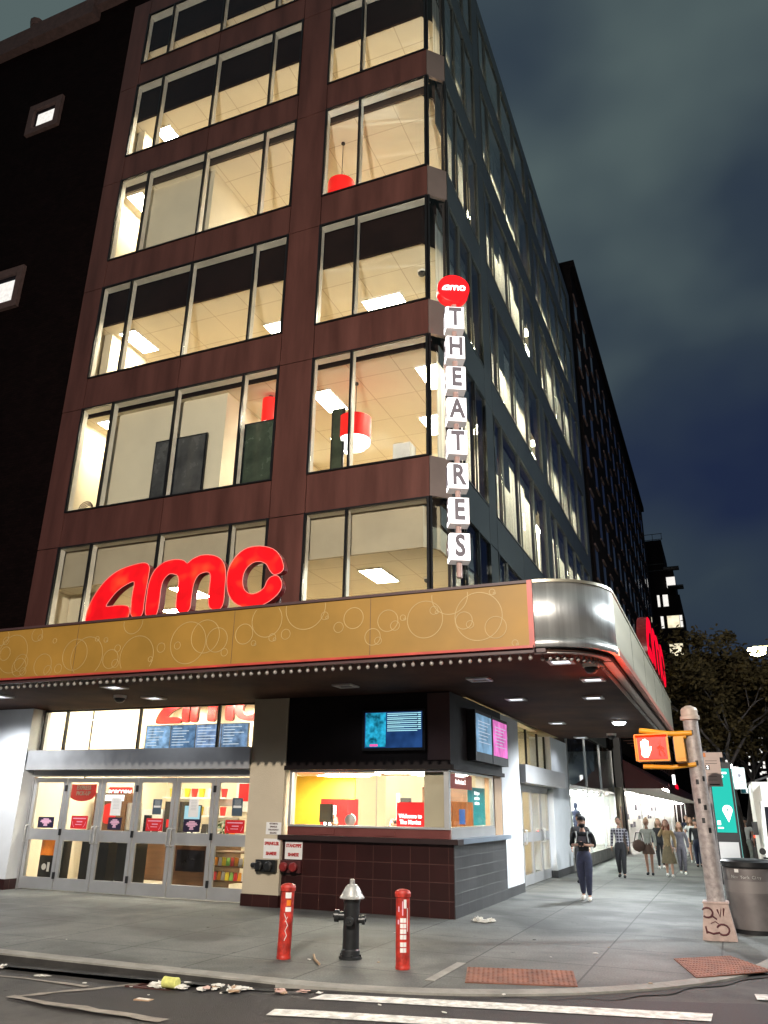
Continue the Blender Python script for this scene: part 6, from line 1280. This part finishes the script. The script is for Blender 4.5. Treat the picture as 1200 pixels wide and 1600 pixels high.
    # clothes
    k = 1.16 if not jacket else 1.3
    T1 = [[((0, 0, .465), (.080*k, .060*k)), ((0, 0, .53), (.074*k, .056*k)), (wa, ((.060 if not fem else .050)*k, .043*k)), (ch, ((.073 if not fem else .064)*k, .050*k)), ((0, .004, .79), (.052, .040)), (nb, (.036, .034))]]
    for i in (0, 1):
        el, wr = aJ[i]; c3 = [(ch, ((.073 if not fem else .064)*k, .050*k)), (sh[i], .035*k)]
        if sleeves == 'long': c3 += [(el, .027*k), (wr, .020*k)]
        elif sleeves == 'half': c3 += [(el, .032*k), (tuple(Vector(el).lerp(Vector(wr), .12)), .030*k)]
        elif sleeves == 'short': c3 += [(tuple(Vector(sh[i]).lerp(Vector(el), .5)), .030*k)]
        T1.append(c3)
    m_ = MB().addmesh(skin_mesh('t', T1)); m_.xf(Matrix.Scale(h, 4)).build('shirt' if not jacket else 'jacket', top, t, False)
    if bottoms in ('trousers', 'leggings'):
        q = 1.34 if bottoms == 'trousers' else 1.08; T2 = [[((0, 0, .60), (.060*1.12, .046*1.1)), (pel, (.066*1.12, .050*1.12))]]
        for i in (0, 1): kn, an, to = legsJ[i]; T2.append([(pel, (.066*1.12, .050*1.12)), (hp[i], .050*q), ((hp[i][0]*.6+kn[0]*.4, (hp[i][1]+kn[1])/2, .40), .048*q), (kn, .037*q), ((an[0], (kn[1]+an[1])/2+.008, .19), .033*q), ((an[0], an[1], an[2]+.012), .025*q)])
        MB().addmesh(skin_mesh('l', T2)).xf(Matrix.Scale(h, 4)).build(bottoms, legs, t, False)
    elif bottoms in ('skirt', 'long_skirt', 'shorts'):
        b = MB(); zt, zb = .60, {'skirt': .37, 'shorts': .40, 'long_skirt': .235}[bottoms]; r1 = {'skirt': .115, 'shorts': .085, 'long_skirt': .135}[bottoms]; R = []
        for j in range(9):
            u = j/8; r = .056+(r1-.056)*u**.8; ring = []
            for i in range(28):
                a = 2*math.pi*i/28; rr_ = r*(1+.06*u*math.sin(a*7+1)+.03*u*math.sin(a*3)); ring.append((rr_*math.cos(a), rr_*.72*math.sin(a), zt+(zb-zt)*u))
            R.append(ring)
        for j in range(8): b.hull(R[j+1], R[j], False, True)
        b.xf(Matrix.Scale(h, 4)).build('skirt' if 'skirt' in bottoms else 'shorts', legs, t, False)
    for i in (0, 1):
        kn, an, to = legsJ[i]; MB().addmesh(skin_mesh('s', [[((an[0], an[1]+.018, an[2]-.010), .029), ((an[0], an[1]-.02, an[2]-.016), .029), ((to[0], to[1]-.01, to[2]+.004), .022)]])).xf(Matrix.Scale(h, 4)).build('shoe', shoes, t, False)
    b = MB()
    def hq(p): return p if p.y > hc.y-.01 or p.z > hc.z+.03 else Vector((p.x, max(p.y, hc.y-.03), p.z))
    ell(b, (0, -.006, .938), (.052, .058, .062), 18, 9, None, -.05 if hairstyle != 'long' else -.25, 1)
    if hairstyle == 'long':
        R = []
        for j in range(8):
            u = j/7; ring = []
            for i in range(14): a = math.pi*(-.05+1.1*i/13); ring.append(((.053+.02*math.sin(u*3))*math.cos(a), .002+(.056-.01*u)*math.sin(a), .945-.175*u))
            R.append(ring+[(p[0]*.82, p[1]*.75+.0, p[2]) for p in reversed(ring)])
        for j in range(7): b.hull(R[j+1], R[j], False, True)
    if hairstyle == 'bun': ell(b, (0, .03, 1.0), (.022, .022, .02), 10, 6)
    b.xf(Matrix.Scale(h, 4)); b.xf(Matrix.Translation((0, .006*h, .004*h))).build('hair', hair, t, False)
    if mask: mm = MB(); ell(mm, (0, -.018, .888), (.043, .055, .036), 16, 6, None, -1, .8); mm.xf(Matrix.Scale(h, 4)).build('face_mask', 'clothb', t, False)
    if cap: mm = MB(); ell(mm, (0, -.008, .95), (.056, .064, .058), 18, 6, None, 0, 1); mm.extr([(-.04, -.05), (.04, -.05), (.035, -.095), (0, -.105), (-.035, -.095)], lambda a, q, d: (a, q, .952+d), 0, .006); mm.xf(Matrix.Scale(h, 4)).build('cap', cap, t, False)
    return t, aJ
plaid = grid('plaid_shirt', (.045, .04, .055), (.33, .32, .34), .085, .085, .016, .85, 'XZ', 0, 0, .4, .3, smooth=.8)
t, _ = person('man in black T-shirt, cap and mask looking at his phone while walking', -3.17, 19.5, 0, 1.76, 'skin', 'clothb', 'denim', 'shoe', 'hairb', step=.05, arms='phone', sleeves='half', mask=True, cap='clothb')
MB().box(-.06, .06, -.305, -.29, 1.135, 1.215).xf(Matrix.Rotation(0, 4, 'X')).build('phone', 'black', None, False); ph = S.objects['phone']; ph.location = (-3.17, 19.5, .0); tag(ph, 'dark phone held in both hands by the walking man in front', 'phone')
MB().box(-.09, .09, -.0975, -.0955, 1.2, 1.33).build('shirt_print', 'greyc', t, False)
for s in (-1, 1): MB().tube([(s*.13, -.085, 1.43), (s*.12, -.10, 1.34), (s*.135, -.06, 1.2)], .014, 6).build('bag_strap', 'whitec', t, False)
person('person in a black hooded jacket hidden behind the man with the phone', -4.0, 24.2, 0, 1.80, 'skin', 'clothb', 'clothb', 'clothb', 'hairb', step=-.06, jacket=True, cap='clothb')
person('man in dark plaid shirt and black trousers walking in front of the shopfront', -3.22, 26.6, 0, 1.72, 'skind', plaid, 'clothb', 'clothb', 'hairb', step=.045)
t, _ = person('woman in sage blouse and short brown skirt carrying a large brown bag', -2.55, 28.2, 0, 1.68, 'skind', 'sage', 'brown', 'clothb', 'hairl', step=.015, arms='bag', bottoms='skirt', fem=True, hairstyle='bun')
def handbag(lab, x, y, z, sx_, sz_, m_):
    g_ = thing('shoulder_bag', lab, 'bag', (x, y, z)); b = MB(); ell(b, (0, 0, 0), (sx_, .12, sz_), 16, 8); b.build('pouch', m_, g_, False); MB().tube([(-sx_*.7, 0, sz_*.5), (-sx_*.3, 0, sz_*2.0), (sx_*.4, 0, sz_*2.0), (sx_*.8, 0, sz_*.5)], .015, 6).build('strap', 'clothb', g_, False)
handbag('large slouchy brown bag hanging from the arm of the woman in the sage blouse', -2.82, 28.12, .86, .20, .19, 'brown')
person('woman in long brown dress with long auburn hair, hand near her face', -1.93, 27.8, .1, 1.66, 'skin', 'tan', 'khaki', 'shoe', 'hairr', step=.05, arms='face', bottoms='long_skirt', fem=True, hairstyle='long')
person('long-haired woman in black jacket behind the woman with the brown bag', -2.45, 31.6, 0, 1.66, 'skin', 'clothb', 'clothb', 'shoe', 'hairl', step=-.05, jacket=True, fem=True, hairstyle='long', bottoms='leggings')
person('person in grey cardigan half hidden behind the woman in the long dress', -1.62, 29.2, 0, 1.58, 'skin', 'greyc', 'greyc', 'shoe', 'hairl', step=.04, jacket=True, fem=True, hairstyle='long')
person('blonde woman in white top and khaki shorts further up the pavement', -1.55, 36.0, 0, 1.70, 'skin', 'whitec', 'khaki', 'shoe', 'hairl', step=.04, bottoms='shorts', fem=True, hairstyle='long', sleeves='short')
person('person in dark sweater and jeans walking away near the signal pole', -1.25, 33.2, math.pi, 1.66, 'skin', 'clothb', 'denim', 'clothb', 'hairb', step=.05)
person('person in white T-shirt and jeans standing by the kerb behind the kiosk', .42, 33.0, math.pi, 1.75, 'skin', 'whitec', 'sage', 'shoe', 'hairb', step=.03, sleeves='short')
person('booth attendant in pale clothing bending over the booth counter', -8.05, 16.6, .6, 1.68, 'skin', 'whitec', 'clothb', 'shoe', 'hairr', fem=True, hairstyle='bun', sleeves='short')
person('distant booth attendant in black seen between the registers', -6.6, 16.5, -.4, 1.66, 'skin', 'whitec', 'clothb', 'clothb', 'hairb')
random.seed(41)
for i in range(7):
    cols = random.sample(['clothb', 'greyc', 'whitec', 'denim', 'tan', 'sage'], 2); x = random.uniform(-2.6, .2); y = 42+i*4.5
    person('distant walker under the awning, number of figures blurred by shop light' if 0 else 'distant passer-by in %s top against the shop lights, %s along the awning' % ({'clothb': 'black', 'greyc': 'grey', 'whitec': 'white', 'denim': 'navy', 'tan': 'tan', 'sage': 'sage green'}[cols[0]], ('a near stretch', 'a short way', 'a third', 'midway', 'two thirds', 'most of the way', 'the far end')[i]), x, y, random.choice((0, math.pi)), random.uniform(1.6, 1.8), 'skin', cols[0], cols[1], 'shoe', 'hairb', step=random.uniform(-.06, .06))
